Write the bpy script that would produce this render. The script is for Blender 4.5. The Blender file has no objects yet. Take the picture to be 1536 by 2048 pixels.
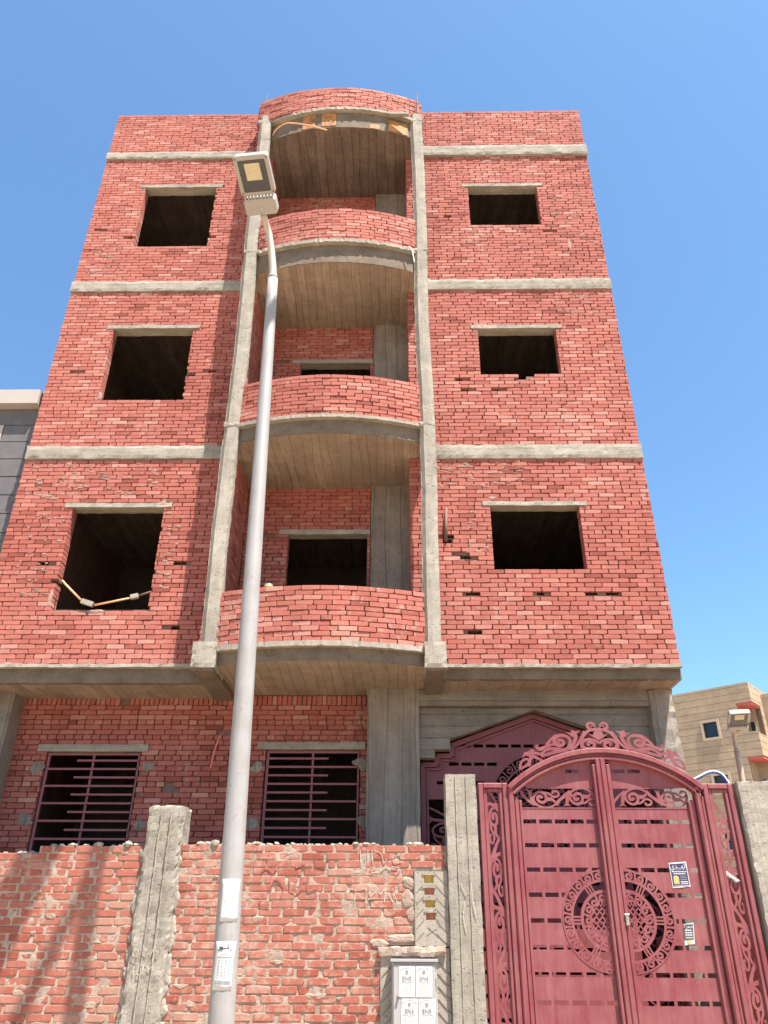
import bpy, math, random
import numpy as np
from mathutils import Vector, Matrix, noise

rnd = random.Random(7)
scene = bpy.context.scene
C = bpy.context.collection
R = math.radians

# ------------------------------------------------------------------ camera
cam_d = bpy.data.cameras.new('camera')
cam = bpy.data.objects.new('camera', cam_d)
C.objects.link(cam)
PITCH, YAW, ROLL = R(28.683), R(1.087), R(0.349)
fwd = Vector((-math.sin(YAW)*math.cos(PITCH), math.cos(YAW)*math.cos(PITCH), math.sin(PITCH)))
rt = Vector((math.cos(YAW), math.sin(YAW), 0))
up = rt.cross(fwd)
r2 = rt*math.cos(ROLL) + up*math.sin(ROLL)
u2 = up*math.cos(ROLL) - rt*math.sin(ROLL)
M = Matrix((r2, u2, -fwd)).transposed().to_4x4()
M.translation = Vector((0, -8.7, 1.6))
cam.matrix_world = M
cam_d.sensor_fit = 'HORIZONTAL'
cam_d.sensor_width = 36.0
cam_d.lens = 36.0*1538/1536
cam_d.clip_start = 0.05
cam_d.clip_end = 3000
scene.camera = cam

# ------------------------------------------------------------------ sky, sun, exposure
SUN_EL, SUN_AZ = R(67), R(42)      # azimuth measured to the right of straight behind the camera
sd = Vector((math.sin(SUN_AZ)*math.cos(SUN_EL), -math.cos(SUN_AZ)*math.cos(SUN_EL), math.sin(SUN_EL)))
world = bpy.data.worlds.new('World')
scene.world = world
world.use_nodes = True
wn = world.node_tree
bg = wn.nodes['Background']
sky = wn.nodes.new('ShaderNodeTexSky')
sky.sky_type = 'NISHITA'
sky.sun_disc = False
sky.sun_elevation = SUN_EL
sky.sun_rotation = math.atan2(sd.x, sd.y)
sky.altitude = 0
sky.air_density = 1.0
sky.dust_density = 0.9
sky.ozone_density = 2.0
tint = wn.nodes.new('ShaderNodeMix'); tint.data_type = 'RGBA'; tint.blend_type = 'MULTIPLY'
tint.inputs[0].default_value = 1.0
tint.inputs[7].default_value = (.74, .96, 1.04, 1)
wn.links.new(sky.outputs[0], tint.inputs[6])
wn.links.new(tint.outputs[2], bg.inputs[0])
bg.inputs[1].default_value = 0.085
sun_d = bpy.data.lights.new('sun', 'SUN')
sun_d.energy = 5.0
sun_d.angle = R(0.53)
sun_d.color = (1.0, 0.95, 0.87)
sun = bpy.data.objects.new('sun', sun_d)
sun.rotation_euler = (-sd).to_track_quat('-Z', 'Y').to_euler()
sun.location = (8, -12, 30)
C.objects.link(sun)
scene.view_settings.view_transform = 'Standard'
scene.view_settings.look = 'None'
scene.view_settings.gamma = 1
scene.view_settings.use_curve_mapping = False
scene.view_settings.exposure = 1.66

# ------------------------------------------------------------------ materials
def new_mat(name):
    m = bpy.data.materials.new(name)
    m.use_nodes = True
    nt = m.node_tree
    return m, nt, nt.nodes['Principled BSDF']

class NB:
    """small node-building helper"""
    def __init__(s, nt): s.nt = nt
    def n(s, t, **kw):
        nd = s.nt.nodes.new(t)
        for k, v in kw.items(): setattr(nd, k, v)
        return nd
    def link(s, a, b): s.nt.links.new(a, b)
    def pos(s, scale=(1, 1, 1)):
        g = s.n('ShaderNodeNewGeometry')
        mp = s.n('ShaderNodeMapping')
        mp.inputs['Scale'].default_value = scale
        s.link(g.outputs['Position'], mp.inputs['Vector'])
        return mp.outputs[0]
    def noise(s, vec, scale, detail=4, rough=.55):
        t = s.n('ShaderNodeTexNoise')
        t.inputs['Scale'].default_value = scale
        t.inputs['Detail'].default_value = detail
        t.inputs['Roughness'].default_value = rough
        s.link(vec, t.inputs['Vector'])
        return t.outputs[0]
    def ramp(s, fac, stops):
        r = s.n('ShaderNodeValToRGB')
        e = r.color_ramp.elements
        while len(e) < len(stops): e.new(0.5)
        for i, (p, c) in enumerate(stops):
            e[i].position = p
            e[i].color = (c[0], c[1], c[2], 1) if not isinstance(c, (int, float)) else (c, c, c, 1)
        s.link(fac, r.inputs[0])
        return r.outputs[0]
    def mix(s, fac, a, b, mode='MIX'):
        m = s.n('ShaderNodeMix', data_type='RGBA', blend_type=mode)
        if isinstance(fac, (int, float)): m.inputs[0].default_value = fac
        else: s.link(fac, m.inputs[0])
        for v, i in ((a, 6), (b, 7)):
            if isinstance(v, tuple): m.inputs[i].default_value = (*v, 1)
            else: s.link(v, m.inputs[i])
        return m.outputs[2]
    def math(s, op, a, b=None, c=None):
        m = s.n('ShaderNodeMath', operation=op)
        for i, v in enumerate((a, b, c)):
            if v is None: continue
            if isinstance(v, (int, float)): m.inputs[i].default_value = v
            else: s.link(v, m.inputs[i])
        return m.outputs[0]
    def bump(s, h, strength, dist, bsdf):
        b = s.n('ShaderNodeBump')
        b.inputs['Strength'].default_value = strength
        b.inputs['Distance'].default_value = dist
        s.link(h, b.inputs['Height'])
        s.link(b.outputs[0], bsdf.inputs['Normal'])

def brick_mat(name, stops, smear_col, smear_lo, smear_hi, smear_amt):
    m, nt, b = new_mat(name); k = NB(nt)
    at = k.n('ShaderNodeAttribute', attribute_name='tone')
    p = k.pos()
    col = k.ramp(at.outputs['Fac'], stops)
    spk = k.noise(p, 55, 5, .7)
    col = k.mix(.55, col, k.ramp(spk, [(.25, .62), (.75, 1.0)]), 'MULTIPLY')
    blot = k.noise(p, 2.2, 5, .65)
    col = k.mix(.45, col, k.ramp(blot, [(.3, (.72, .7, .72)), (.7, (1, 1, 1))]), 'MULTIPLY')
    drip = k.noise(k.pos((5, 5, .3)), 1.0, 5, .6)
    col = k.mix(.5, col, k.ramp(drip, [(.3, (.78, .76, .76)), (.68, (1.06, 1.04, 1.02))]), 'MULTIPLY')
    sm1 = k.noise(p, 13, 6, .7)
    sm2 = k.noise(p, 1.1, 3, .6)
    s = k.math('ADD', k.math('MULTIPLY', sm1, .62), k.math('MULTIPLY', sm2, .38))
    mask = k.ramp(s, [(smear_lo, 0.0), (smear_hi, 1.0)])
    mk = k.math('MULTIPLY', mask, smear_amt)
    col = k.mix(mk, col, smear_col)
    k.link(col, b.inputs['Base Color'])
    b.inputs['Roughness'].default_value = .9
    b.inputs['Specular IOR Level'].default_value = .2
    h = k.math('ADD', k.noise(p, 90, 6, .75), k.math('MULTIPLY', sm1, 1.2))
    k.bump(h, .55, .006, b)
    return m

def concrete_mat(name, c0, c1, streak=None, rough_bump=.5, board=None, stain=None, samt=.75):
    """streak: mapping scale that stretches noise into formwork streaks; board: ('X', width) formwork boards"""
    m, nt, b = new_mat(name); k = NB(nt)
    p = k.pos()
    f = k.noise(p, 5, 7, .65)
    col = k.ramp(f, [(.3, c0), (.7, c1)])
    h = k.noise(p, 60, 7, .75)
    hh = k.math('MULTIPLY', h, .5)
    if streak:
        st = k.noise(k.pos(streak), 1.0, 6, .7)
        col = k.mix(samt, col, k.ramp(st, [(.33, .58), (.66, 1.08)]), 'MULTIPLY')
        hh = k.math('ADD', hh, k.math('MULTIPLY', st, 1.7*samt))
    if board:
        ax, wd = board
        sx = k.n('ShaderNodeSeparateXYZ')
        g = k.n('ShaderNodeNewGeometry')
        k.link(g.outputs['Position'], sx.inputs[0])
        wob = k.math('MULTIPLY', k.noise(k.pos((1.0, .15, .15)), 2.3, 2), .30 if ax == 0 else .02)
        q = k.math('MULTIPLY', k.math('ADD', sx.outputs[ax], wob), 1.0/wd)
        wnz = k.n('ShaderNodeTexWhiteNoise', noise_dimensions='1D')
        k.link(k.math('FLOOR', q), wnz.inputs['W'])
        col = k.mix(.8, col, k.ramp(wnz.outputs[0], [(0, .80), (1, 1.06)]), 'MULTIPLY')
        fr = k.math('FRACT', q)
        ed = k.math('MINIMUM', fr, k.math('SUBTRACT', 1.0, fr))
        gr = k.ramp(ed, [(.01, 0.0), (.06, 1.0)])
        col = k.mix(.35, col, k.mix(gr, (.45, .42, .4), (1, 1, 1)), 'MULTIPLY')
        hh = k.math('ADD', hh, k.math('ADD', gr, k.math('MULTIPLY', wnz.outputs[0], .8)))
    if stain:
        sf = k.noise(p, 1.6, 4, .6)
        col = k.mix(k.ramp(sf, [(.48, 0.0), (.62, .75)]), col, stain)
    pit = k.ramp(k.noise(p, 28, 3, .5), [(.60, 1.0), (.70, .55)])
    blo = k.ramp(k.noise(k.pos((1, 1, .5)), 2.4, 5, .7), [(.32, .74), (.62, 1.05)])
    col = k.mix(.6, col, pit, 'MULTIPLY')
    col = k.mix(.6, col, blo, 'MULTIPLY')
    hh = k.math('ADD', hh, k.math('MULTIPLY', pit, .8))
    k.link(col, b.inputs['Base Color'])
    b.inputs['Roughness'].default_value = .92
    b.inputs['Specular IOR Level'].default_value = .2
    k.bump(hh, rough_bump, .012, b)
    return m

def paint_mat(name, col, dust, rough=.45, amt=.6, metal=0.0):
    m, nt, b = new_mat(name); k = NB(nt)
    p = k.pos()
    d1 = k.noise(p, 3.5, 6, .65)
    d2 = k.noise(k.pos((30, 30, 2.0)), 1.0, 4, .6)
    s = k.math('ADD', k.math('MULTIPLY', d1, .6), k.math('MULTIPLY', d2, .4))
    mk = k.math('MULTIPLY', k.ramp(s, [(.38, 0.0), (.68, 1.0)]), amt)
    sc_ = k.math('MULTIPLY', k.ramp(k.noise(p, 21, 5, .75), [(.60, 0.0), (.68, 1.0)]), .45)
    cc_ = k.mix(mk, col, dust)
    k.link(k.mix(sc_, cc_, tuple(c*.55 for c in dust)), b.inputs['Base Color'])
    rr = k.math('ADD', k.math('MULTIPLY', mk, .35), rough)
    k.link(rr, b.inputs['Roughness'])
    b.inputs['Metallic'].default_value = metal
    k.bump(k.noise(p, 45, 3), .08, .004, b)
    return m

def flat_mat(name, col, rough=.6, metal=0.0, var=.12, scale=14):
    m, nt, b = new_mat(name); k = NB(nt)
    f = k.noise(k.pos(), scale, 4, .6)
    lo = tuple(c*(1-var) for c in col); hi = tuple(min(1, c*(1+var)) for c in col)
    k.link(k.ramp(f, [(.3, lo), (.7, hi)]), b.inputs['Base Color'])
    b.inputs['Roughness'].default_value = rough
    b.inputs['Metallic'].default_value = metal
    return m

MAT = {}
MAT['brick'] = brick_mat('red_brick', [(0, (.25, .068, .050)), (.3, (.365, .110, .084)), (.7, (.42, .142, .110)), (1, (.48, .222, .178))],
                         (.36, .272, .218), .56, .665, .72)
MAT['brick_old'] = brick_mat('weathered_brick', [(0, (.30, .082, .056)), (.4, (.36, .115, .080)), (.8, (.385, .145, .105)), (1, (.40, .205, .15))],
                             (.38, .268, .208), .50, .63, .8)
MAT['mortar'] = concrete_mat('dark_mortar', (.15, .082, .068), (.23, .14, .115), rough_bump=.8)  # reddened colour carries brick bounce light inside the joints
MAT['mortar_light'] = concrete_mat('light_mortar', (.275, .195, .15), (.365, .275, .22), rough_bump=.8)
MAT['concrete'] = concrete_mat('concrete', (.27, .233, .188), (.365, .32, .265), streak=(9, 9, 1.2), rough_bump=.7, samt=.5)
MAT['concrete_h'] = concrete_mat('concrete_beam', (.265, .228, .183), (.36, .315, .26), streak=(1.2, 9, 14), rough_bump=.7, samt=.6)
MAT['column'] = concrete_mat('column_concrete', (.225, .18, .15), (.31, .26, .215), streak=(24, 24, .8), rough_bump=.6, board=(0, .19), samt=.55)
MAT['soffit'] = concrete_mat('board_marked_soffit', (.29, .215, .158), (.395, .30, .228), streak=(16, 1.2, 9), rough_bump=.6, board=(0, .12), stain=(.26, .20, .15), samt=.5)
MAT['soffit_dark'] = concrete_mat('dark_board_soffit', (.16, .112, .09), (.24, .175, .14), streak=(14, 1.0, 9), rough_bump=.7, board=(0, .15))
MAT['slab_face'] = concrete_mat('slab_shade_concrete', (.135, .100, .072), (.195, .150, .112), streak=(3, 3, 6), rough_bump=.5, samt=.5)  # shade below the overhanging bricks put into the concrete colour
MAT['lintel_wall'] = concrete_mat('lintel_wall_concrete', (.21, .175, .145), (.28, .24, .20), streak=(1.2, 4, 16), rough_bump=.6, board=(2, .14), samt=.5)
MAT['plaster'] = concrete_mat('grey_plaster', (.275, .232, .19), (.345, .30, .25), streak=(5, 5, 2), rough_bump=.6, samt=.4)
MAT['pier'] = concrete_mat('pier_concrete', (.245, .213, .172), (.33, .292, .243), streak=(30, 30, 1.0), rough_bump=.8, samt=.42)
MAT['red_steel'] = paint_mat('red_painted_steel', (.165, .0235, .031), (.265, .105, .10), .5, .6)
MAT['maroon_steel'] = paint_mat('maroon_bar_paint', (.20, .042, .052), (.28, .12, .11), .5, .5)
MAT['pole'] = paint_mat('galvanised_pole', (.285, .268, .26), (.19, .162, .142), .45, .8, .0)
MAT['pole_bare'] = paint_mat('dusty_pole', (.40, .33, .27), (.32, .25, .19), .5, .6, .1)
MAT['lamp_grey'] = paint_mat('lamp_housing_grey', (.30, .285, .27), (.32, .27, .23), .45, .4, .1)
MAT['lamp_glass'] = flat_mat('lamp_dark_glass', (.035, .035, .04), .12)
MAT['led'] = flat_mat('led_array_yellow', (.46, .40, .27), .5, var=.2, scale=60)
MAT['paper'] = flat_mat('white_paper', (.48, .465, .45), .8, var=.05)
MAT['paper_old'] = flat_mat('worn_paper', (.74, .71, .66), .8, var=.1)
MAT['ink'] = flat_mat('dark_ink', (.05, .05, .06), .7)
MAT['ink_grey'] = flat_mat('grey_ink', (.20, .195, .20), .7)
MAT['ink_blue'] = flat_mat('blue_ink', (.25, .38, .55), .7)
MAT['navy'] = flat_mat('navy_print', (.022, .02, .075), .6)
MAT['gold_print'] = flat_mat('gold_print', (.42, .30, .10), .6, var=.5, scale=160)
MAT['box_white'] = paint_mat('meter_box_paint', (.31, .288, .288), (.25, .215, .195), .5, .4)
MAT['metal'] = flat_mat('bare_metal', (.42, .38, .33), .45, .8)
MAT['rust'] = flat_mat('rusty_steel', (.16, .085, .06), .8, .2)
MAT['chalk'] = flat_mat('white_chalk', (.46, .37, .31), .95, var=.35, scale=40)
MAT['paint_red_mark'] = flat_mat('faded_red_paint', (.30, .085, .07), .95, var=.3)
MAT['conduit'] = flat_mat('orange_conduit', (.62, .32, .16), .5)
MAT['cable_orange'] = flat_mat('orange_cable', (.60, .16, .09), .5)
MAT['wood'] = flat_mat('orange_shuttering_wood', (.30, .125, .035), .8, var=.45, scale=9)
MAT['hose_blue'] = flat_mat('blue_hose', (.07, .13, .36), .4)
MAT['hose_white'] = flat_mat('white_hose_stripe', (.75, .76, .8), .4)
MAT['amber'] = flat_mat('amber_glass', (.42, .25, .015), .15, var=.25)
MAT['amber_red'] = flat_mat('red_amber_glass', (.38, .09, .03), .15, var=.4, scale=40)
MAT['dark_room'] = concrete_mat('room_shade_plaster', (.085, .07, .066), (.13, .108, .098), rough_bump=.3)  # dim room shade put into the wall colour
MAT['stone_grey'] = flat_mat('grey_stone_cladding', (.098, .088, .09), .7, var=.18, scale=5)
MAT['stone_joint'] = flat_mat('pale_joint', (.36, .33, .31), .9)
MAT['cream'] = flat_mat('cream_render', (.33, .285, .255), .9, var=.06, scale=3)
MAT['beige'] = concrete_mat('beige_cladding', (.365, .268, .182), (.42, .315, .222), streak=(.5, .5, 2.5), rough_bump=.2, samt=.5)
MAT['beige_joint'] = flat_mat('brown_joint', (.26, .18, .11), .9)
MAT['red_render'] = flat_mat('red_render', (.42, .10, .09), .9)
MAT['glass_dark'] = flat_mat('dark_window_glass', (.012, .014, .02), .15)
MAT['frame_white'] = flat_mat('pale_window_frame', (.40, .31, .235), .6)
MAT['sand'] = concrete_mat('sandy_ground', (.36, .28, .19), (.47, .37, .26), rough_bump=.8)
MAT['asphalt'] = concrete_mat('dusty_road', (.33, .26, .18), (.43, .345, .25), rough_bump=.6)
MAT['scored'] = flat_mat('scored_groove_shade', (.15, .125, .10), .95)  # dark colour stands for shade in the scored grooves
MAT['splash'] = concrete_mat('reddish_mortar_splash', (.26, .155, .12), (.36, .25, .20), rough_bump=.9)
MAT['yellow'] = flat_mat('yellow_plastic', (.34, .20, .02), .5)
MAT['teal'] = flat_mat('teal_plastic', (.06, .14, .13), .5)
MAT['black'] = flat_mat('black_rubber', (.02, .02, .022), .6)
MAT['white_pipe'] = flat_mat('white_plastic_pipe', (.7, .68, .64), .4)

# ------------------------------------------------------------------ mesh helpers
class MB:
    def __init__(s): s.v = []; s.f = []
    def add(s, vs, fs):
        o = len(s.v); s.v.extend(vs); s.f.extend([tuple(i+o for i in f) for f in fs]); return s
    def box(s, x0, x1, y0, y1, z0, z1, ch=0.0):
        if ch <= 0:
            return s.add([(x0,y0,z0),(x1,y0,z0),(x1,y1,z0),(x0,y1,z0),(x0,y0,z1),(x1,y0,z1),(x1,y1,z1),(x0,y1,z1)],
                         [(0,3,2,1),(4,5,6,7),(0,1,5,4),(1,2,6,5),(2,3,7,6),(3,0,4,7)])
        # front-edge chamfered box (front = -y)
        f = [(x0+ch,y0,z0+ch),(x1-ch,y0,z0+ch),(x1-ch,y0,z1-ch),(x0+ch,y0,z1-ch)]
        m = [(x0,y0+ch,z0),(x1,y0+ch,z0),(x1,y0+ch,z1),(x0,y0+ch,z1)]
        b = [(x0,y1,z0),(x1,y1,z0),(x1,y1,z1),(x0,y1,z1)]
        fs = [(0,1,2,3),(11,10,9,8)]
        for i in range(4):
            j = (i+1) % 4
            fs += [(4+i,4+j,j,i),(8+i,8+j,4+j,4+i)]
        return s.add(f+m+b, fs)
    def obox(s, c, ax, ay, az):
        """oriented box: centre and three half-axis vectors"""
        c = Vector(c); ax = Vector(ax); ay = Vector(ay); az = Vector(az)
        vs = [tuple(c+i*ax+j*ay+k*az) for k in (-1,1) for i, j in ((-1,-1),(1,-1),(1,1),(-1,1))]
        return s.add(vs, [(0,3,2,1),(4,5,6,7),(0,1,5,4),(1,2,6,5),(2,3,7,6),(3,0,4,7)])
    def prism_xz(s, poly, y0, y1):
        n = len(poly)
        vs = [(x, y0, z) for x, z in poly]+[(x, y1, z) for x, z in poly]
        fs = [tuple(range(n)), tuple(range(2*n-1, n-1, -1))]
        fs += [(i, n+i, n+(i+1) % n, (i+1) % n) for i in range(n)]
        return s.add(vs, fs)
    def prism_xy(s, poly, z0, z1):
        n = len(poly)
        vs = [(x, y, z0) for x, y in poly]+[(x, y, z1) for x, y in poly]
        fs = [tuple(range(n-1, -1, -1)), tuple(range(n, 2*n))]
        fs += [(i, (i+1) % n, n+(i+1) % n, n+i) for i in range(n)]
        return s.add(vs, fs)
    def tube(s, pts, r, n=8, caps=True):
        pts = [Vector(p) for p in pts]
        rs = r if isinstance(r, (list, tuple)) else [r]*len(pts)
        t0 = (pts[1]-pts[0]).normalized()
        a = t0.orthogonal().normalized(); vs = []; fs = []
        for i, p in enumerate(pts):
            t = (pts[min(i+1, len(pts)-1)]-pts[max(i-1, 0)]).normalized()
            a = (a - t*a.dot(t)).normalized(); b = t.cross(a)
            for k in range(n):
                q = 2*math.pi*k/n
                vs.append(tuple(p+(a*math.cos(q)+b*math.sin(q))*rs[i]))
        for i in range(len(pts)-1):
            for k in range(n):
                k2 = (k+1) % n
                fs.append((i*n+k, i*n+k2, (i+1)*n+k2, (i+1)*n+k))
        if caps:
            fs.append(tuple(range(n-1, -1, -1))); fs.append(tuple((len(pts)-1)*n+k for k in range(n)))
        return s.add(vs, fs)
    def ribbon(s, pts, hw, y, th):
        """flat cut-steel strip in the XZ plane; hw = list of half widths"""
        n = len(pts); L = []; Rr = []
        for i in range(n):
            x0, z0 = pts[max(i-1, 0)]; x1, z1 = pts[min(i+1, n-1)]
            dx, dz = x1-x0, z1-z0; l = math.hypot(dx, dz) or 1
            nx, nz = -dz/l, dx/l; w = hw[i]; x, z = pts[i]
            L.append((x+nx*w, z+nz*w)); Rr.append((x-nx*w, z-nz*w))
        vs = []; fs = []
        for i in range(n):
            vs += [(L[i][0], y, L[i][1]), (Rr[i][0], y, Rr[i][1]), (Rr[i][0], y+th, Rr[i][1]), (L[i][0], y+th, L[i][1])]
        for i in range(n-1):
            a = 4*i; b = a+4
            for k in range(4):
                k2 = (k+1) % 4
                fs.append((a+k, a+k2, b+k2, b+k))
        fs.append((0,3,2,1)); e = 4*(n-1); fs.append((e,e+1,e+2,e+3))
        return s.add(vs, fs)
    def rough(s, x0, x1, y0, y1, z0, z1, res, amp, seed=0, freq=6.0, edge=0.0):
        """box with a subdivided, noise-displaced surface"""
        nx, ny, nz = (max(1, int(round(d/res))) for d in (x1-x0, y1-y0, z1-z0))
        nx, ny, nz = min(nx, 120), min(ny, 60), min(nz, 160)
        idx = {}; vs = []; fs = []
        so = Vector((seed*3.7, seed*1.3, seed*2.1))
        def vid(i, j, k):
            if (i, j, k) in idx: return idx[(i, j, k)]
            p = Vector((x0+(x1-x0)*i/nx, y0+(y1-y0)*j/ny, z0+(z1-z0)*k/nz))
            d = noise.noise_vector((p+so)*freq)*amp + noise.noise_vector((p+so)*freq*4)*amp*.45
            onedge = (i in (0, nx))+(j in (0, ny))+(k in (0, nz))
            if onedge >= 2 and edge:
                e = abs(noise.noise((p+so)*9))*edge + abs(noise.noise((p+so)*31))*edge*.6
                cc = Vector(((x0+x1)/2 if i in (0, nx) else p.x, (y0+y1)/2 if j in (0, ny) else p.y, (z0+z1)/2 if k in (0, nz) else p.z))
                v = cc-p
                if v.length: d += v.normalized()*e
            idx[(i, j, k)] = len(vs); vs.append(tuple(p+d)); return idx[(i, j, k)]
        for i in range(nx):
            for j in range(ny):
                fs.append((vid(i,j,0),vid(i,j+1,0),vid(i+1,j+1,0),vid(i+1,j,0)))
                fs.append((vid(i,j,nz),vid(i+1,j,nz),vid(i+1,j+1,nz),vid(i,j+1,nz)))
        for i in range(nx):
            for k in range(nz):
                fs.append((vid(i,0,k),vid(i+1,0,k),vid(i+1,0,k+1),vid(i,0,k+1)))
                fs.append((vid(i,ny,k),vid(i,ny,k+1),vid(i+1,ny,k+1),vid(i+1,ny,k)))
        for j in range(ny):
            for k in range(nz):
                fs.append((vid(0,j,k),vid(0,j,k+1),vid(0,j+1,k+1),vid(0,j+1,k)))
                fs.append((vid(nx,j,k),vid(nx,j+1,k),vid(nx,j+1,k+1),vid(nx,j,k+1)))
        return s.add(vs, fs)
    def lump(s, c, r, seed=0, flat=1.0):
        """irregular blob of mortar"""
        vs = []; fs = []; n, mm = 7, 4
        for j in range(mm+1):
            th = math.pi*j/mm
            for i in range(n):
                ph = 2*math.pi*i/n
                d = Vector((math.sin(th)*math.cos(ph), math.sin(th)*math.sin(ph)*flat, math.cos(th)))
                q = 1+.45*noise.noise(d*1.7+Vector((seed*5.1, seed, 0)))
                vs.append((c[0]+d.x*r[0]*q, c[1]+d.y*r[1]*q, c[2]+d.z*r[2]*q))
        for j in range(mm):
            for i in range(n):
                i2 = (i+1) % n
                fs.append((j*n+i, j*n+i2, (j+1)*n+i2, (j+1)*n+i))
        return s.add(vs, fs)
    def smear(s, x, z, w, h, y, seed=0, t=.006):
        n = 18; vs = [(x, y-t, z)]; fs = []
        so = Vector((seed*2.3+x*3, seed, z*3))
        for ring, (f, yy) in enumerate(((.45, y-t), (.8, y-t*.7), (1.0, y+.004))):
            for i in range(n):
                a = 2*math.pi*i/n; d = Vector((math.cos(a), math.sin(a), 0))
                q = f*(.82+.42*noise.noise(d*1.1+so)+.16*noise.noise(d*3.5+so))
                vs.append((x+d.x*w*q, yy+.003*noise.noise(d*4+so*2), z+d.y*h*q))
        fs += [(0, 1+i, 1+(i+1) % n) for i in range(n)]
        for r_ in range(2):
            for i in range(n):
                a = 1+r_*n+i; b = 1+r_*n+(i+1) % n
                fs.append((a, a+n, b+n, b))
        fs = [tuple(reversed(f)) for f in fs]
        return s.add(vs, fs)
    def build(s, name, mat, parent=None, smooth=False, **props):
        me = bpy.data.meshes.new(name)
        me.from_pydata(s.v, [], s.f)
        return link_mesh(name, me, mat, parent, smooth, **props)

PLOC = {}
def link_mesh(name, me, mat, parent=None, smooth=False, **props):
    if mat is not None: me.materials.append(MAT[mat] if isinstance(mat, str) else mat)
    if smooth:
        me.polygons.foreach_set('use_smooth', [True]*len(me.polygons))
    o = bpy.data.objects.new(name, me)
    C.objects.link(o)
    if parent: set_parent(o, parent)
    for k, v in props.items(): o[k] = v
    return o
def set_parent(o, parent):
    o.parent = parent
    l = PLOC.get(parent.name)
    if l is not None: o.matrix_parent_inverse = Matrix.Translation(-Vector(l))
def thing(name, label, cat, loc, group=None):
    o = bpy.data.objects.new(name, None)
    o.empty_display_size = .2
    C.objects.link(o); o.location = loc
    o['label'] = label; o['category'] = cat
    if group: o['group'] = group
    PLOC[o.name] = loc
    return o
def tag(o, label, cat, group=None):
    o['label'] = label; o['category'] = cat
    if group: o['group'] = group
    return o
def catmull(P, k=6, closed=False):
    out = []
    n = len(P)
    for i in range(n-1):
        p0 = P[max(i-1, 0)]; p1 = P[i]; p2 = P[i+1]; p3 = P[min(i+2, n-1)]
        for j in range(k):
            t = j/k
            out.append(tuple(.5*((2*b)+(-a+c)*t+(2*a-5*b+4*c-d)*t*t+(-a+3*b-3*c+d)*t**3) for a, b, c, d in zip(p0, p1, p2, p3)))
    out.append(tuple(P[-1]))
    return out
def text_mesh(txt, size, loc, mat, name, parent, th=.0006, align='CENTER', sx=1.0):
    cu = bpy.data.curves.new(name, 'FONT')
    cu.body = txt; cu.size = size; cu.align_x = align; cu.extrude = th; cu.resolution_u = 3
    tmp = bpy.data.objects.new('tmp_text', cu)
    me = bpy.data.meshes.new_from_object(tmp)
    bpy.data.objects.remove(tmp); bpy.data.curves.remove(cu)
    me.transform(Matrix.Translation(loc) @ Matrix.Rotation(R(90), 4, 'X') @ Matrix.Diagonal((sx, 1, 1, 1)))
    me.materials.clear()
    me.name = name
    return link_mesh(name, me, mat, parent)

# ------------------------------------------------------------------ bricks
def brick_base(seed, depth, rough):
    """unit brick: x,z in -.5..+.5, front face near y=0, body going to +depth; chipped outline"""
    q = random.Random(seed)
    cx, cz = .022, .08
    pts = []
    for sx, sz in ((-1,-1),(1,-1),(1,1),(-1,1)):
        big = q.random() < rough
        a = cx*(q.uniform(2.0, 4.5) if big else q.uniform(.5, 1.2))
        b = cz*(q.uniform(1.8, 4.0) if big else q.uniform(.5, 1.2))
        jx, jz = q.uniform(-.006, .006), q.uniform(-.035, .035)
        p_h = (sx*(.5-a)+jx, sz*.5+jz); p_v = (sx*.5+jx, sz*(.5-b)+jz)
        pts += [p_v, p_h] if sx*sz > 0 else [p_h, p_v]
    ins = []
    for x, z in pts:
        ins.append((x*(1-.035), z*(1-.13)))
    y1 = .0045
    tilt = q.uniform(-.002, .002)
    vs = [(x, tilt*x*2, z) for x, z in ins]+[(x, y1, z) for x, z in pts]+[(x, depth, z) for x, z in pts]
    fs = [tuple(range(8))]
    for i in range(8):
        j = (i+1) % 8
        fs += [(8+i, 8+j, j, i), (16+i, 16+j, 8+j, 8+i)]
    return np.array(vs), fs
NVAR = 18
BASES = {}
for kind, dep, rg in (('std', .05, .16), ('deep', .15, .22), ('old', .04, .30)):
    BASES[kind] = [brick_base(100+i*7+len(kind), dep, rg) for i in range(NVAR)]
BR_MESH = {}
def brick_mesh(kind, var, tq, mat):
    key = (kind, var, tq, mat)
    if key not in BR_MESH:
        v, f = BASES[kind][var]
        me = bpy.data.meshes.new('brick')
        me.from_pydata(v.tolist(), [], f)
        at = me.attributes.new('tone', 'FLOAT', 'POINT')
        at.data.foreach_set('value', [tq/7.0]*len(v))
        me.materials.append(MAT[mat])
        BR_MESH[key] = me
    return BR_MESH[key]
class Brick:
    __slots__ = ('c', 'a', 'l', 'h', 'kind', 'var', 'tone', 'roll', 'wall')
CAMP = np.array([0, -8.7, 1.6])

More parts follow.
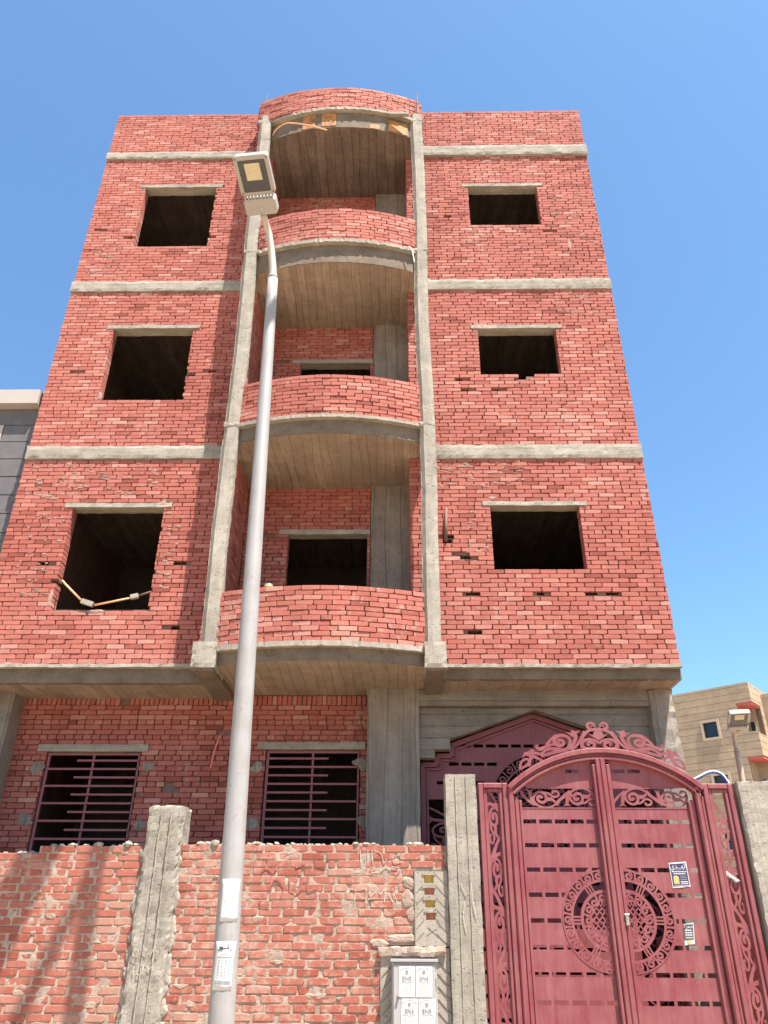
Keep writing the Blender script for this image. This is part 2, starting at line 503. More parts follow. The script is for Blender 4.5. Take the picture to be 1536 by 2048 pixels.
def lay(u0, u1, z0, z1, openings=(), course=.0603, pitch=.213, joint=.008, jz=.0055, holes=(), headers=(), soldier_top=False, jit=1.0, edges=True):
    """running-bond layout: returns [(ua, ub, za, zb, deep)]"""
    out = []
    n = max(1, int(round((z1-z0)/course))); ch = (z1-z0)/n
    for r in range(n):
        za = z0+r*ch; zb = za+ch
        zc = (za+zb)/2
        hd = r in headers
        p = pitch*.5 if hd else pitch
        if soldier_top and r >= n-2:
            if r == n-1: continue
            zb = z1; p = course*1.02
        segs = [(u0, u1)]
        for (a, b, lo, hi) in openings:
            if lo < zc < hi:
                ns = []
                for s, e in segs:
                    if b <= s or a >= e: ns.append((s, e)); continue
                    if a > s: ns.append((s, a))
                    if b < e: ns.append((b, e))
                segs = ns
        off = (r % 2)*pitch*.5 + rnd.uniform(-.016, .016)*jit + pitch*.25*(1 if rnd.random() < .05 else 0)
        for s, e in segs:
            u = u0+off-p*math.ceil((u0+off-s)/p)
            while u < e:
                w = p*(1+rnd.uniform(-.03, .03)*jit)
                a, b = max(u, s), min(u+w, e)
                u += w
                if rnd.random() < .04 and b-a > pitch*.9:
                    mid = a+(b-a)*rnd.uniform(.4, .6)
                    parts = [(a, mid), (mid, b)]
                else: parts = [(a, b)]
                for pa, pb in parts:
                    if pb-pa < .03: continue
                    um = (pa+pb)/2
                    if any(abs(um-hx) < hw and abs(zc-hz) < ch*.6 for hx, hz, hw in holes): continue
                    g = joint*(1+rnd.uniform(-.4, .9)*jit)
                    edge = edges and (pa <= s+1e-6 or pb >= e-1e-6)
                    out.append((pa+g*.5, pb-g*.5, za+jz*.5, zb-jz*.5, edge))
    return out

def place(lst, fn, kind='std', prot=.003):
    """fn(u) -> (x, y, angle about z of the wall tangent)"""
    res = []
    for a, b, lo, hi, edge in lst:
        um = (a+b)/2
        x, y, ang = fn(um)
        br = Brick()
        pr = rnd.uniform(-prot, prot)
        br.c = (x+math.sin(ang)*pr, y-math.cos(ang)*pr, (lo+hi)/2+rnd.uniform(-.0015, .0015))
        br.a = ang+rnd.uniform(-.012, .012); br.l = b-a; br.h = hi-lo
        br.kind = 'deep' if edge and kind == 'std' else kind
        br.var = rnd.randrange(NVAR)
        patch = noise.noise(Vector((x*.55, y*.5, (lo+hi)*.28)))*.30
        t = rnd.gauss(.5, .17)+patch
        q_ = rnd.random()
        if q_ < .03: t += .4
        elif q_ < .05: t -= .35
        t = min(1, max(0, t))
        br.tone = min(7, int(t*8)); br.roll = rnd.uniform(-.006, .006)
        res.append(br)
    return res
def brick_field(name, bricks, mat, parent):
    vs = []; fs = []; tn = []; o = 0
    for b in bricks:
        v, f = BASES[b.kind][b.var]
        x = v[:, 0]*b.l; y = v[:, 1]; z = v[:, 2]*b.h + x*b.roll
        ca, sa = math.cos(b.a), math.sin(b.a)
        vs.append(np.stack([x*ca-y*sa+b.c[0], x*sa+y*ca+b.c[1], z+b.c[2]], 1))
        fs.extend([tuple(i+o for i in q) for q in f]); tn.append(np.full(len(v), b.tone/7.0)); o += len(v)
    if not vs: return None
    me = bpy.data.meshes.new(name)
    me.from_pydata(np.concatenate(vs).tolist(), [], fs)
    at = me.attributes.new('tone', 'FLOAT', 'POINT')
    at.data.foreach_set('value', np.concatenate(tn).astype(np.float32))
    ob = link_mesh(name, me, mat, parent, kind='stuff')
    return ob
def finish_bricks(walls, mat, limit, visible):
    """walls: [(core object, [Brick])]; the nearest visible bricks become objects of their own"""
    allb = []
    for core, bl in walls:
        for b in bl:
            b.wall = core
            d = np.linalg.norm(np.array(b.c)-CAMP)
            if visible(b): allb.append((b.l/d, b))
    allb.sort(key=lambda t: -t[0])
    chosen = set(id(b) for _, b in allb[:limit])
    for core, bl in walls:
        for b in bl:
            if id(b) in chosen:
                ob = bpy.data.objects.new('brick', brick_mesh(b.kind, b.var, b.tone, mat))
                C.objects.link(ob); ob.location = b.c; ob.rotation_euler = (0, -b.roll, b.a); ob.scale = (b.l, 1, b.h)
                ob.parent = core
        brick_field('brick_field', [b for b in bl if id(b) not in chosen], mat, core)

def core_boxes(x0, x1, y0, y1, z0, z1, openings):
    xs = sorted({x0, x1, *[v for a, b, c, d in openings for v in (a, b) if x0 < v < x1]})
    zs = sorted({z0, z1, *[v for a, b, c, d in openings for v in (c, d) if z0 < v < z1]})
    mb = MB()
    for k in range(len(zs)-1):
        run = None
        zc = (zs[k]+zs[k+1])/2
        for i in range(len(xs)-1):
            xc = (xs[i]+xs[i+1])/2
            solid = not any(a < xc < b and c < zc < d for a, b, c, d in openings)
            if solid: run = [xs[i], xs[i+1]] if run is None else [run[0], xs[i+1]]
            if (not solid or i == len(xs)-2) and run:
                mb.box(run[0], run[1], y0, y1, zs[k], zs[k+1]); run = None
    return mb

# ================================================================== THE SETTING
g = MB(); g.box(-400, 400, -400, 600, -.6, -.004)
o = g.build('ground', 'sand'); o['kind'] = 'structure'
g = MB(); g.box(-60, 60, -13.5, -3.9, -.3, 0.0)
o = g.build('road', 'asphalt'); o['kind'] = 'structure'
g = MB(); g.box(-60, 60, -3.9, -1.42, -.3, .12)
o = g.build('pavement', 'sand'); o['kind'] = 'structure'

# ================================================================== UNFINISHED BUILDING
B = thing('unfinished_building', 'tall unfinished red brick house with curved balconies and grey concrete bands', 'building', (-.87, .3, 0))
XL, XR = -5.02, 3.285
LOGL, LOGR = -2.12, .17
YB = .79                      # loggia back wall
bwalls = []
WT = .16                      # facade wall thickness
JD = .03                      # joint depth
def facade(x0, x1, z0, z1, ops, holes=(), y=0.0, headers=(), soldier_top=False):
    co = [(a-.009, b+.009, c, d+.03) for a, b, c, d in ops]+[(hx-hw*.9, hx+hw*.9, hz-.026, hz+.026) for hx, hz, hw in holes]
    mb = core_boxes(x0+.006, x1-.006, y+JD, y+WT, z0, z1, co)
    core = mb.build('brick_wall', 'mortar', B)
    lo = [(a, b, c, d+.03) for a, b, c, d in ops]+[(a-.105, b+.105, d+.004, d+.058) for a, b, c, d in ops]
    bl = place(lay(x0, x1, z0, z1, lo, holes=holes, headers=headers, soldier_top=soldier_top), lambda u: (u, y, 0.0))
    bwalls.append((core, bl))
    return core
# storeys: (brick bottom, brick top)
ST = [(4.345, 7.175), (7.395, 10.225), (10.445, 13.325)]
WLX = (-4.215, -3.03); WRX = (1.21, 2.345)
WLZ = [(5.03, 6.44), (8.15, 9.495), (11.25, 12.615)]
WRZ = [(5.54, 6.45), (8.57, 9.45), (11.67, 12.565)]
def H(x, z, w=.05): return (x, z, w)
holesL = [[H(-4.45, 5.66, .08), H(-4.45, 5.72, .05), H(-4.22, 5.40, .07), H(-2.72, 5.66, .09), H(-2.72, 5.58, .06), H(-2.67, 5.10, .05), H(-2.66, 4.80, .06)],
          [H(-4.55, 8.66, .07), H(-4.2, 8.5, .07), H(-2.95, 8.62, .06), H(-2.66, 8.7, .06)],
          [H(-4.75, 11.6, .06), H(-4.3, 11.45, .05), H(-2.97, 11.45, .08)]]
holesR = [[H(.84, 5.73, .1), H(.63, 5.95, .07), H(.66, 6.02, .08), H(.95, 5.24, .12), H(1.75, 5.24, .05), H(2.02, 5.24, .04), H(2.35, 5.24, .10), H(2.62, 5.24, .09), H(.93, 4.74, .10), H(.6, 4.42, .05), H(2.95, 6.9, .05)],
          [H(.85, 9.8, .05), H(.95, 8.32, .09), H(1.4, 8.32, .05), H(2.42, 8.32, .06), H(.9, 8.53, .05), H(1.76, 8.545, .1)],
          [H(.83, 11.85, .06), H(.88, 11.5, .05), H(2.42, 11.48, .06), H(2.62, 11.48, .06)]]
for i in range(3):
    z0, z1 = ST[i]
    facade(XL, LOGL, z0, z1, [(*WLX, *WLZ[i])], holesL[i])
    facade(LOGR, XR, z0, z1, [(*WRX, *WRZ[i])], holesR[i])
# roof parapets
facade(XL, -2.31, 13.51, 14.57, [])
facade(.42, XR, 13.58, 14.57, [])
# lintels over the windows
def lintel(x0, x1, z, y, d=.17, h=.065, seed=0):
    MB().rough(x0-.11, x1+.11, y-.012, y+d, z, z+h, .05, .006, seed, edge=.012).build('lintel', 'concrete_h', B)
for i in range(3):
    lintel(*WLX, WLZ[i][1], 0, seed=i)
    lintel(*WRX, WRZ[i][1], 0, seed=i+5)
# ring beams at each floor line
def ringbeam(x0, x1, z0, z1, seed, y=-.03):
    MB().rough(x0, x1, y, .25, z0, z1, .05, .009, seed, freq=5, edge=.022).build('ring_beam', 'concrete_h', B)
ringbeam(XL-.01, -2.12, 7.18, 7.39, 11); ringbeam(.3, XR+.01, 7.16, 7.385, 12)
ringbeam(XL-.01, -2.12, 10.235, 10.44, 13); ringbeam(.3, XR+.01, 10.215, 10.43, 14)
ringbeam(XL-.01, -2.12, 13.33, 13.505, 15, -.035); ringbeam(.3, XR+.015, 13.33, 13.58, 16, -.045)
# ---- floor slabs and rooms behind
def slab(x0, x1, y0, y1, z0, z1, mat='soffit', name='floor_slab'):
    return MB().box(x0, x1, y0, y1, z0, z1).build(name, mat, B)
for za, zb in ((7.195, 7.38), (10.245, 10.435), (13.335, 13.50)): slab(XL+.02, XR-.02, .2, 7.8, za, zb, 'soffit_dark')  # darker slab colour paints the dimness of the rooms
# first-floor cantilevered slab: left and right of the balcony
MB().rough(XL, -2.13, .075, 7.8, 4.145, 4.335, .09, .006, 21, freq=3).build('floor_slab', 'soffit', B)
MB().rough(.4, XR-.005, .075, 7.8, 4.18, 4.335, .09, .006, 22, freq=3).build('floor_slab', 'soffit', B)
slab(-2.14, .41, .80, 7.8, 4.215, 4.33)
for x0, x1, za, sd_ in ((XL+.002, -2.2, 4.125, 33), (.52, XR-.002, 4.175, 34)):
    MB().rough(x0, x1, .045, .12, za, 4.31, .05, .006, sd_, freq=4, edge=.012).build('slab_edge', 'slab_face', B)
for x0, x1, sd_ in ((XL-.005, -2.27, 31), (.53, XR+.005, 32)):
    MB().rough(x0, x1, -.03, .1, 4.298, 4.342, .035, .008, sd_, freq=9, edge=.012).build('mortar_lip', 'plaster', B)
# side and back walls, interior partitions
for x0, x1 in ((XL+.012, XL+.16), (XR-.16, XR-.012)):
    MB().box(x0, x1, WT+.002, 7.9, 4.338, 14.4).build('side_wall', 'mortar', B)
    MB().box(x0, x1, .9, 7.9, 0, 4.12).build('side_wall', 'mortar', B)
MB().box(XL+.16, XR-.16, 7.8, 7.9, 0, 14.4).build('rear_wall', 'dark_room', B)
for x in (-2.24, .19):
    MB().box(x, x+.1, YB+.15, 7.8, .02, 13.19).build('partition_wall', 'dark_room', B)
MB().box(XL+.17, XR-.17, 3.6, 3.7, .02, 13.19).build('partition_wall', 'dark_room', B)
# ---- loggias: back wall, side walls, column
ZF = [4.345, 7.41, 10.59]; ZC = [7.185, 10.205, 13.305]
DTOP = [6.44, 9.46, 12.55]
for i in range(3):
    ops = [(-1.50, -.41, ZF[i]-.1, DTOP[i])]
    core = core_boxes(LOGL-.1, -.36, YB+JD, YB+.145, ZF[i], ZC[i]+.04, [(a-.009, b, c, d+.03) for a, b, c, d in ops]).build('brick_wall', 'mortar', B)
    bwalls.append((core, place(lay(LOGL, -.365, ZF[i], ZC[i]-.002, ops, holes=[H(-1.75, ZF[i]+2.1, .06)]), lambda u: (u, YB, 0.0))))
    MB().rough(-1.64, -.365, YB-.015, YB+.15, DTOP[i], DTOP[i]+.075, .05, .005, 40+i, edge=.01).build('lintel', 'concrete_h', B)
    MB().rough(-.362, .185, YB-.06, YB+.3, ZF[i], ZC[i]+.03, .08, .006, 44+i, freq=4, edge=.008).build('column', 'column', B)
    # loggia side walls (seen obliquely)
    core = MB().box(LOGL-.10, LOGL-JD, .155, YB+.02, ZF[i], ZC[i]+.02).build('brick_wall', 'mortar', B)
    bwalls.append((core, place(lay(.012, YB-.004, ZF[i], ZC[i]-.002, edges=False), lambda u: (LOGL, u, R(90)))))
    core = MB().box(LOGR+JD, LOGR+.10, .155, YB+.02, ZF[i], ZC[i]+.02).build('brick_wall', 'mortar', B)
    bwalls.append((core, place(lay(-YB+.004, -.012, ZF[i], ZC[i]-.002, edges=False), lambda u: (LOGR, -u, R(-90)))))
# ---- balcony slabs and curved brick parapets
def arc_fn(xa, ya, xm, ym, xb, yb):
    """circle through three plan points -> function x -> y, plus centre and radius"""
    A = np.array([[2*(xm-xa), 2*(ym-ya)], [2*(xb-xa), 2*(yb-ya)]]); bb = np.array([xm**2+ym**2-xa**2-ya**2, xb**2+yb**2-xa**2-ya**2])
    cx, cy = np.linalg.solve(A, bb); r = math.hypot(xa-cx, ya-cy)
    return cx, cy, r
def arc_pts(cx, cy, r, xa, xb, n):
    a0 = math.asin((xa-cx)/r); a1 = math.asin((xb-cx)/r)
    return [(cx+r*math.sin(a0+(a1-a0)*i/n), cy-r*math.cos(a0+(a1-a0)*i/n)) for i in range(n+1)]
def curved_strip(cx, cy, r0, r1, xa, xb, z0, z1, n=40, wob=0.0, seed=0):
    """vertical curved wall between radii r0 (inside) and r1 (outside)"""
    mb = MB(); P1 = arc_pts(cx, cy, r1, xa, xb, n)
    P0 = [(cx+(x-cx)*r0/r1, cy+(y-cy)*r0/r1) for x, y in P1]
    vs = []; fs = []
    for i in range(n+1):
        w0 = noise.noise(Vector((i*.37, seed, 0)))*wob; w1 = noise.noise(Vector((i*.61, seed+7, 0)))*wob
        q = 1+noise.noise(Vector((i*.8, seed+3, 0)))*wob/r1
        ox, oy = cx+(P1[i][0]-cx)*q, cy+(P1[i][1]-cy)*q
        vs += [(ox, oy, z0+w0), (ox, oy, z1+w1), (*P0[i], z1+w1*.5), (*P0[i], z0)]
    for i in range(n):
        a = 4*i; b = a+4
        for k in range(4):
            k2 = (k+1) % 4
            fs.append((a+k, b+k, b+k2, a+k2))
    fs += [(0, 1, 2, 3), (4*n+3, 4*n+2, 4*n+1, 4*n)]
    mb.add(vs, fs); return mb
ARC = arc_fn(-2.12, -.42, -.895, -.66, .33, -.42)
ARC5 = arc_fn(-2.35, -.39, -.95, -.65, .42, -.36)
SLABZ = [(4.195, 4.355), (7.18, 7.40), (10.20, 10.565), (13.30, 13.69)]
PARZ = [(4.395, 5.06), (7.43, 8.08), (10.605, 11.27), (13.73, 14.30)]
for i in range(4):
    z0, z1 = SLABZ[i]
    cx, cy, r = ARC
    rs = r-.07
    P = arc_pts(cx, cy, rs, -2.24, .45, 36)
    poly = P + [(.45, .83), (-2.24, .83)]
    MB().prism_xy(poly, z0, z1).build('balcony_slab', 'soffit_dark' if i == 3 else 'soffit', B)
    # smooth slab nose, overhang shade put into its darker colour
    curved_strip(cx, cy, rs-.02, rs+.012, -2.21, .43, z0+.004, z1-.002, wob=.004, seed=i).build('slab_edge', 'slab_face', B)
    # mortar bed between slab and bricks
    curved_strip(cx, cy, r-.12, r+.016, -2.17 if i == 3 else -2.09, .36 if i == 3 else .32, z1-.015, PARZ[i][0]+.004, n=70, wob=.022 if i in (2, 3) else .012, seed=i+20).build('mortar_bed', 'plaster' if i == 0 else 'concrete_h', B)
    cx, cy, r = ARC5 if i == 3 else ARC
    xa, xb = (-2.35, .42) if i == 3 else (-2.10, .325)
    a0 = math.asin((xa-cx)/r); a1 = math.asin((xb-cx)/r)
    core = curved_strip(cx, cy, r-.11, r-JD, xa+.02, xb-.02, PARZ[i][0], PARZ[i][1]-.008).build('balcony_parapet', 'mortar', B)
    fn = lambda u, cx=cx, cy=cy, r=r: (cx+r*math.sin(u/r), cy-r*math.cos(u/r), u/r)
    bwalls.append((core, place(lay(a0*r, a1*r, *PARZ[i]), fn, prot=.006)))
    # short returns from the pilasters back to the facade
    yl = cy-r*math.cos(a0)
    for x, s in ((xa-.0, -1), (xb+.0, 1)):
        core = MB().box(min(x, x-s*.1)+ (0 if s < 0 else 0), max(x, x-s*.1), yl+.115, -.002, PARZ[i][0]-.02, PARZ[i][1]-.008).build('balcony_parapet', 'mortar', B)
        if s < 0: bl = place(lay(.0, -yl-.05, *PARZ[i]), lambda u, x=x: (x-.03, -u, R(-90)))
        else: bl = place(lay(yl+.05, .0, *PARZ[i]), lambda u, x=x: (x+.03, u, R(90)))
        bwalls.append((core, bl))
# remnants of orange shuttering on the top slab nose
cx, cy, r = ARC
for x0, x1, za, zb in ((-1.55, -1.34, 13.33, 13.66), (-1.23, -.99, 13.34, 13.66), (-.43, -.26, 13.31, 13.42), (-.12, .20, 13.32, 13.60)):
    curved_strip(cx, cy, r-.08, r-.05, x0, x1, za, zb, 6, wob=.008, seed=x0).build('shuttering_board', 'wood', B)
MB().rough(-.10, .22, -.62, -.56, 13.61, 13.67, .04, .008, 77).build('mortar_smear', 'plaster', B)
# ---- slender concrete pilasters on brackets
def pilaster(xt, xb, w, seed):
    mb = MB(); mb.rough(0, w, -.455, -.325, 4.42, 13.85, .05, .007, seed, freq=2.6, edge=.016)
    mb.v = [(x, y+(max(0, .052-x)*1.0 if y < -.425 else 0), z) for x, y, z in mb.v]
    mb.v = [(x+xb+(xt-xb)*(z-4.4)/9.45+.012*math.sin(z*1.3+seed), y+.006*math.sin(z*2.1), z) for x, y, z in mb.v]
    p = mb.build('pilaster', 'concrete', B)
    for z in (7.42, 10.6, 13.68):                       # cold joints with lumpy mortar collars
        cb = MB(); xx = xb+(xt-xb)*(z-4.4)/9.45
        cb.rough(xx-.004, xx+w+.006, -.461, -.32, z-.03, z+.04, .025, .010, seed+z, freq=13, edge=.02)
        cb.build('collar', 'concrete', p)
    return p
pilaster(-2.33, -2.225, .205, 3)
pilaster(.25, .31, .20, 5)
for x0, x1, sd_ in ((-2.285, -2.005, 1), (.30, .55, 2)):
    MB().rough(x0, x1, -.50, -.02, 4.15, 4.45, .05, .009, 60+sd_, freq=5, edge=.02).build('bracket', 'concrete', B)
    MB().rough(x0+.02, x1-.02, -.47, .80, 4.12, 4.21, .07, .006, 63+sd_, freq=4, edge=.012).build('cantilever_beam', 'slab_face', B)
for x, y, z1, ln in ((-2.26, -.40, 14.53, .01), (-2.22, -.37, 14.40, -.015), (-2.175, -.42, 14.24, .02), (.36, -.40, 14.52, .015), (.39, -.37, 14.44, -.01), (.33, -.43, 14.2, .01)):
    MB().tube([(x, y, 13.8), (x+ln*.4, y, (13.8+z1)/2), (x+ln, y, z1)], .0065, 5).build('rebar', 'rust', B)
# ---- ground floor
YG = .79
GW = [(-4.24, -3.10, 1.5, 3.50), (-1.585, -.45, 1.5, 3.53)]
core = core_boxes(-4.9, -.36, YG+JD, YG+.145, 0, 4.205, [(a-.009, b+.009, c, d+.03) for a, b, c, d in GW]).build('brick_wall', 'mortar', B)
bl = place(lay(-4.9, -.365, 0, 4.19, [(a, b, c, d+.03) for a, b, c, d in GW], holes=[H(-2.66, 3.15, .05), H(-2.64, 3.07, .09), H(-2.1, 3.73, .05), H(-3.38, 4.1, .05)], headers=(51, 56, 60, 63), soldier_top=True), lambda u: (u, YG, 0.0))
bwalls.append((core, bl))
for (a, b, c, d), sd_ in zip(GW, (1, 2)):
    MB().rough(a-.115, b+.07 if sd_ == 2 else b+.09, YG-.03, YG+.15, d, d+.085, .05, .005, 70+sd_, edge=.012).build('lintel', 'concrete_h', B)
MB().rough(-.362, .255, .50, .95, 0, 4.215, .09, .006, 80, freq=4, edge=.01).build('column', 'column', B)
MB().rough(-5.0, -4.66, .52, .95, 0, 4.17, .09, .006, 81, freq=4, edge=.01).build('column', 'column', B)
MB().rough(3.0, 3.295, .46, .85, 0, 4.19, .07, .010, 82, freq=7, edge=.03).build('column', 'column', B)
# mortar anchors where the grilles are fixed
for x, z in ((-4.33, 3.33), (-2.98, 3.34), (-4.35, 2.73), (-2.99, 2.68), (-1.67, 3.33), (-1.68, 2.71), (-.41, 2.74), (-.41, 3.36)):
    mp = MB()
    for q_ in range(4): mp.smear(x+rnd.uniform(-.03, .03), z+rnd.uniform(-.03, .03), rnd.uniform(.05, .1), rnd.uniform(.04, .075), YG-.002-.001*q_, x+q_*3, .008)
    mp.build('mortar_patch', 'column', B)
# mortar smears around facade openings
for x, z, w, h in ((-4.62, 6.62, .16, .03), (-4.5, 6.58, .12, .025), (-3.05, 6.5, .09, .05), (-4.25, 5.15, .04, .12), (-3.65, 5.0, .17, .03), (.9, 7.05, .22, .02), (.72, 6.78, .12, .02),
                   (1.3, 6.95, .2, .02), (1.25, 6.56, .1, .025), (-4.55, 11.0, .14, .02), (-4.6, 4.32, .18, .05), (2.9, 9.95, .12, .02), (2.7, 12.3, .12, .03), (2.75, 11.2, .05, .12), (-4.2, 8.25, .05, .1), (1.12, 12.55, .1, .02)):
    MB().smear(x, z, w*.75, h*1.0, -.001, x+z, .004).build('mortar_smear', 'splash', B)
for k_, (xa, xb, za, zb, n_) in enumerate(((.5, 1.7, 6.72, 7.12, 60), (-4.9, -3.1, 6.62, 7.12, 80), (-4.75, -4.28, 5.2, 6.4, 40), (-2.98, -2.75, 5.3, 6.4, 30), (2.4, 3.2, 9.7, 10.15, 30), (2.5, 3.2, 11.2, 12.4, 45), (.9, 1.18, 5.5, 6.4, 20), (-4.95, -4.3, 10.5, 11.2, 30))):
    ms = MB()
    for j_ in range(n_):
        ms.smear(rnd.uniform(xa, xb), rnd.uniform(za, zb), rnd.uniform(.015, .06), rnd.uniform(.008, .022), -.0005, j_+k_*100, .0035)
    ms.build('mortar_splashes', 'splash', B, kind='stuff')
# window grilles
def grille(x0, x1, ztop, zbot, y, flip):
    fr = MB()
    t = .012
    fr.box(x0, x0+.03, y, y+.03, zbot, ztop-.032); fr.box(x1-.02, x1, y, y+.03, zbot, ztop-.032); fr.box(x0, x1, y, y+.03, ztop-.03, ztop-.002)
    gO = fr.build('window_grille', 'maroon_steel', B)
    w = x1-x0; xv = x0+w*.5
    MB().box(xv-t, xv+t, y+.003, y+.027, zbot, ztop-.031).build('vertical_bar', 'maroon_steel', gO)
    k = 0; z = ztop-.095
    while z > zbot:
        if k % 2: a, b = x0+.031, x1-.021
        else: a, b = (x0+w*.33, x1-.021) if not flip else (x0+.031, x1-w*.33)
        MB().box(a, b, y-.019, y+.001, z-.011, z+.011).build('bar', 'maroon_steel', gO)
        z -= .097; k += 1
grille(-4.23, -3.11, 3.495, 1.52, YG+.03, False)
grille(-1.575, -.46, 3.525, 1.52, YG+.03, True)
# ---- entrance: beam, gable-shaped opening, deep reveal
MB().rough(.25, 3.01, .50, .8, 3.99, 4.185, .06, .006, 90, freq=4, edge=.01).build('entrance_beam', 'lintel_wall', B)
gab = [(.25, 3.985), (3.05, 3.985), (3.05, 3.40), (2.86, 3.40), (2.86, 3.50), (2.68, 3.50), (2.68, 3.62), (1.651, 4.0-.03),
       (.622, 3.62), (.622, 3.50), (.44, 3.50), (.44, 3.40), (.25, 3.40)]
MB().prism_xz(gab, .60, .74).build('lintel_wall', 'lintel_wall', B)
for x0, x1 in ((.20, .262), (3.04, 3.12)):
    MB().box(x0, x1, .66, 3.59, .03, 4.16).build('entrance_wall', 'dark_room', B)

finish_bricks(bwalls, 'brick', 300, lambda b: b.c[2] > 2.5 and b.l > .12 and abs(b.a) < .9)

# ================================================================== CUT-STEEL ORNAMENT
def strip(mb, P, w0, w1, y, th, k=5, wm=None):
    """smooth ribbon through points; half width from w0 through wm to w1"""
    q = catmull(P, k); n = len(q)
    hw = []
    for i in range(n):
        t = i/(n-1)
        if wm is None: hw.append(w0+(w1-w0)*t)
        else: hw.append((w0+(wm-w0)*t*2) if t < .5 else (wm+(w1-wm)*(t*2-1)))
    mb.ribbon(q, hw, y+rnd.uniform(-.0006, .0006), th+rnd.uniform(-.0004, .0004))
def leaf(mb, poly, y, th):
    mb.prism_xz(poly, y+rnd.uniform(-.0006, .0006), y+th+rnd.uniform(-.0004, .0004))
# one vine unit, traced in metres about its own centre; +z up, spiral in the middle
VINE_S = [([(.062,-.19),(.090,-.13),(.096,-.06),(.075,.01),(.033,.055),(-.02,.05),(-.057,.0),(-.052,-.055),(-.012,-.088),(.033,-.073),(.043,-.027),(.022,.01),(-.01,.005),(-.012,-.027),(.006,-.035)], .006, .010, .0085),
          ([(-.052,-.055),(-.045,-.115),(-.008,-.18),(-.03,-.235),(-.062,-.22),(-.066,-.175),(-.043,-.165)], .007, .008, .006),
          ([(.062,-.19),(.01,-.255),(-.03,-.335),(-.02,-.40)], .008, .008, .010),
          ([(-.075,.225),(-.03,.185),(.02,.13),(.07,.055)], .007, .006, .008),
          ([(-.07,.10),(-.01,.088),(.04,.065),(.075,.015)], .010, .006, .013)]
VINE_L = [[(-.004,-.09),(.035,-.10),(.028,-.15),(.055,-.195),(.025,-.19),(-.006,-.15)],
          [(-.082,.145),(-.06,.115),(-.012,.10),(-.06,.085),(-.08,.05),(-.074,.1)]]
def vine(mb, fn, y, th, sc=1.0):
    for P, a, b, m in VINE_S: strip(mb, [fn(*p) for p in P], a*sc*1.35, b*sc*1.35, y, th, 5, m*sc*1.35)
    for P in VINE_L: leaf(mb, [fn(*p) for p in P], y, th)
def vine_panel(mb, x0, x1, z0, z1, y, th, period=.42, start=.0):
    """vertical panel filled with alternating vine units"""
    xc = (x0+x1)/2; sx = (x1-x0)/.185
    z = z1-.20-start; s = 1
    while z > z0-.1:
        vine(mb, lambda a, b, z=z, s=s: (xc+s*a*sx, min(max(z+b, z0), z1)), y, th)
        z -= period; s = -s
def vine_band(mb, x0, x1, z0, z1, y, th, period=.33, s0=1):
    zc = (z0+z1)/2; sz = (z1-z0)/.19
    x = x0+.16; s = s0; sc = period/.42
    while x < x1+.1:
        vine(mb, lambda a, b, x=x, s=s: (min(max(x-b*sc, x0), x1), zc+s*a*sz), y, th)
        x += period; s = -s
def spiral(cx, cz, r, turns, a0, sgn, n=16):
    return [(cx+r*(1-.78*i/n)*math.cos(a0+sgn*turns*2*math.pi*i/n), cz+r*(1-.78*i/n)*math.sin(a0+sgn*turns*2*math.pi*i/n)) for i in range(n+1)]
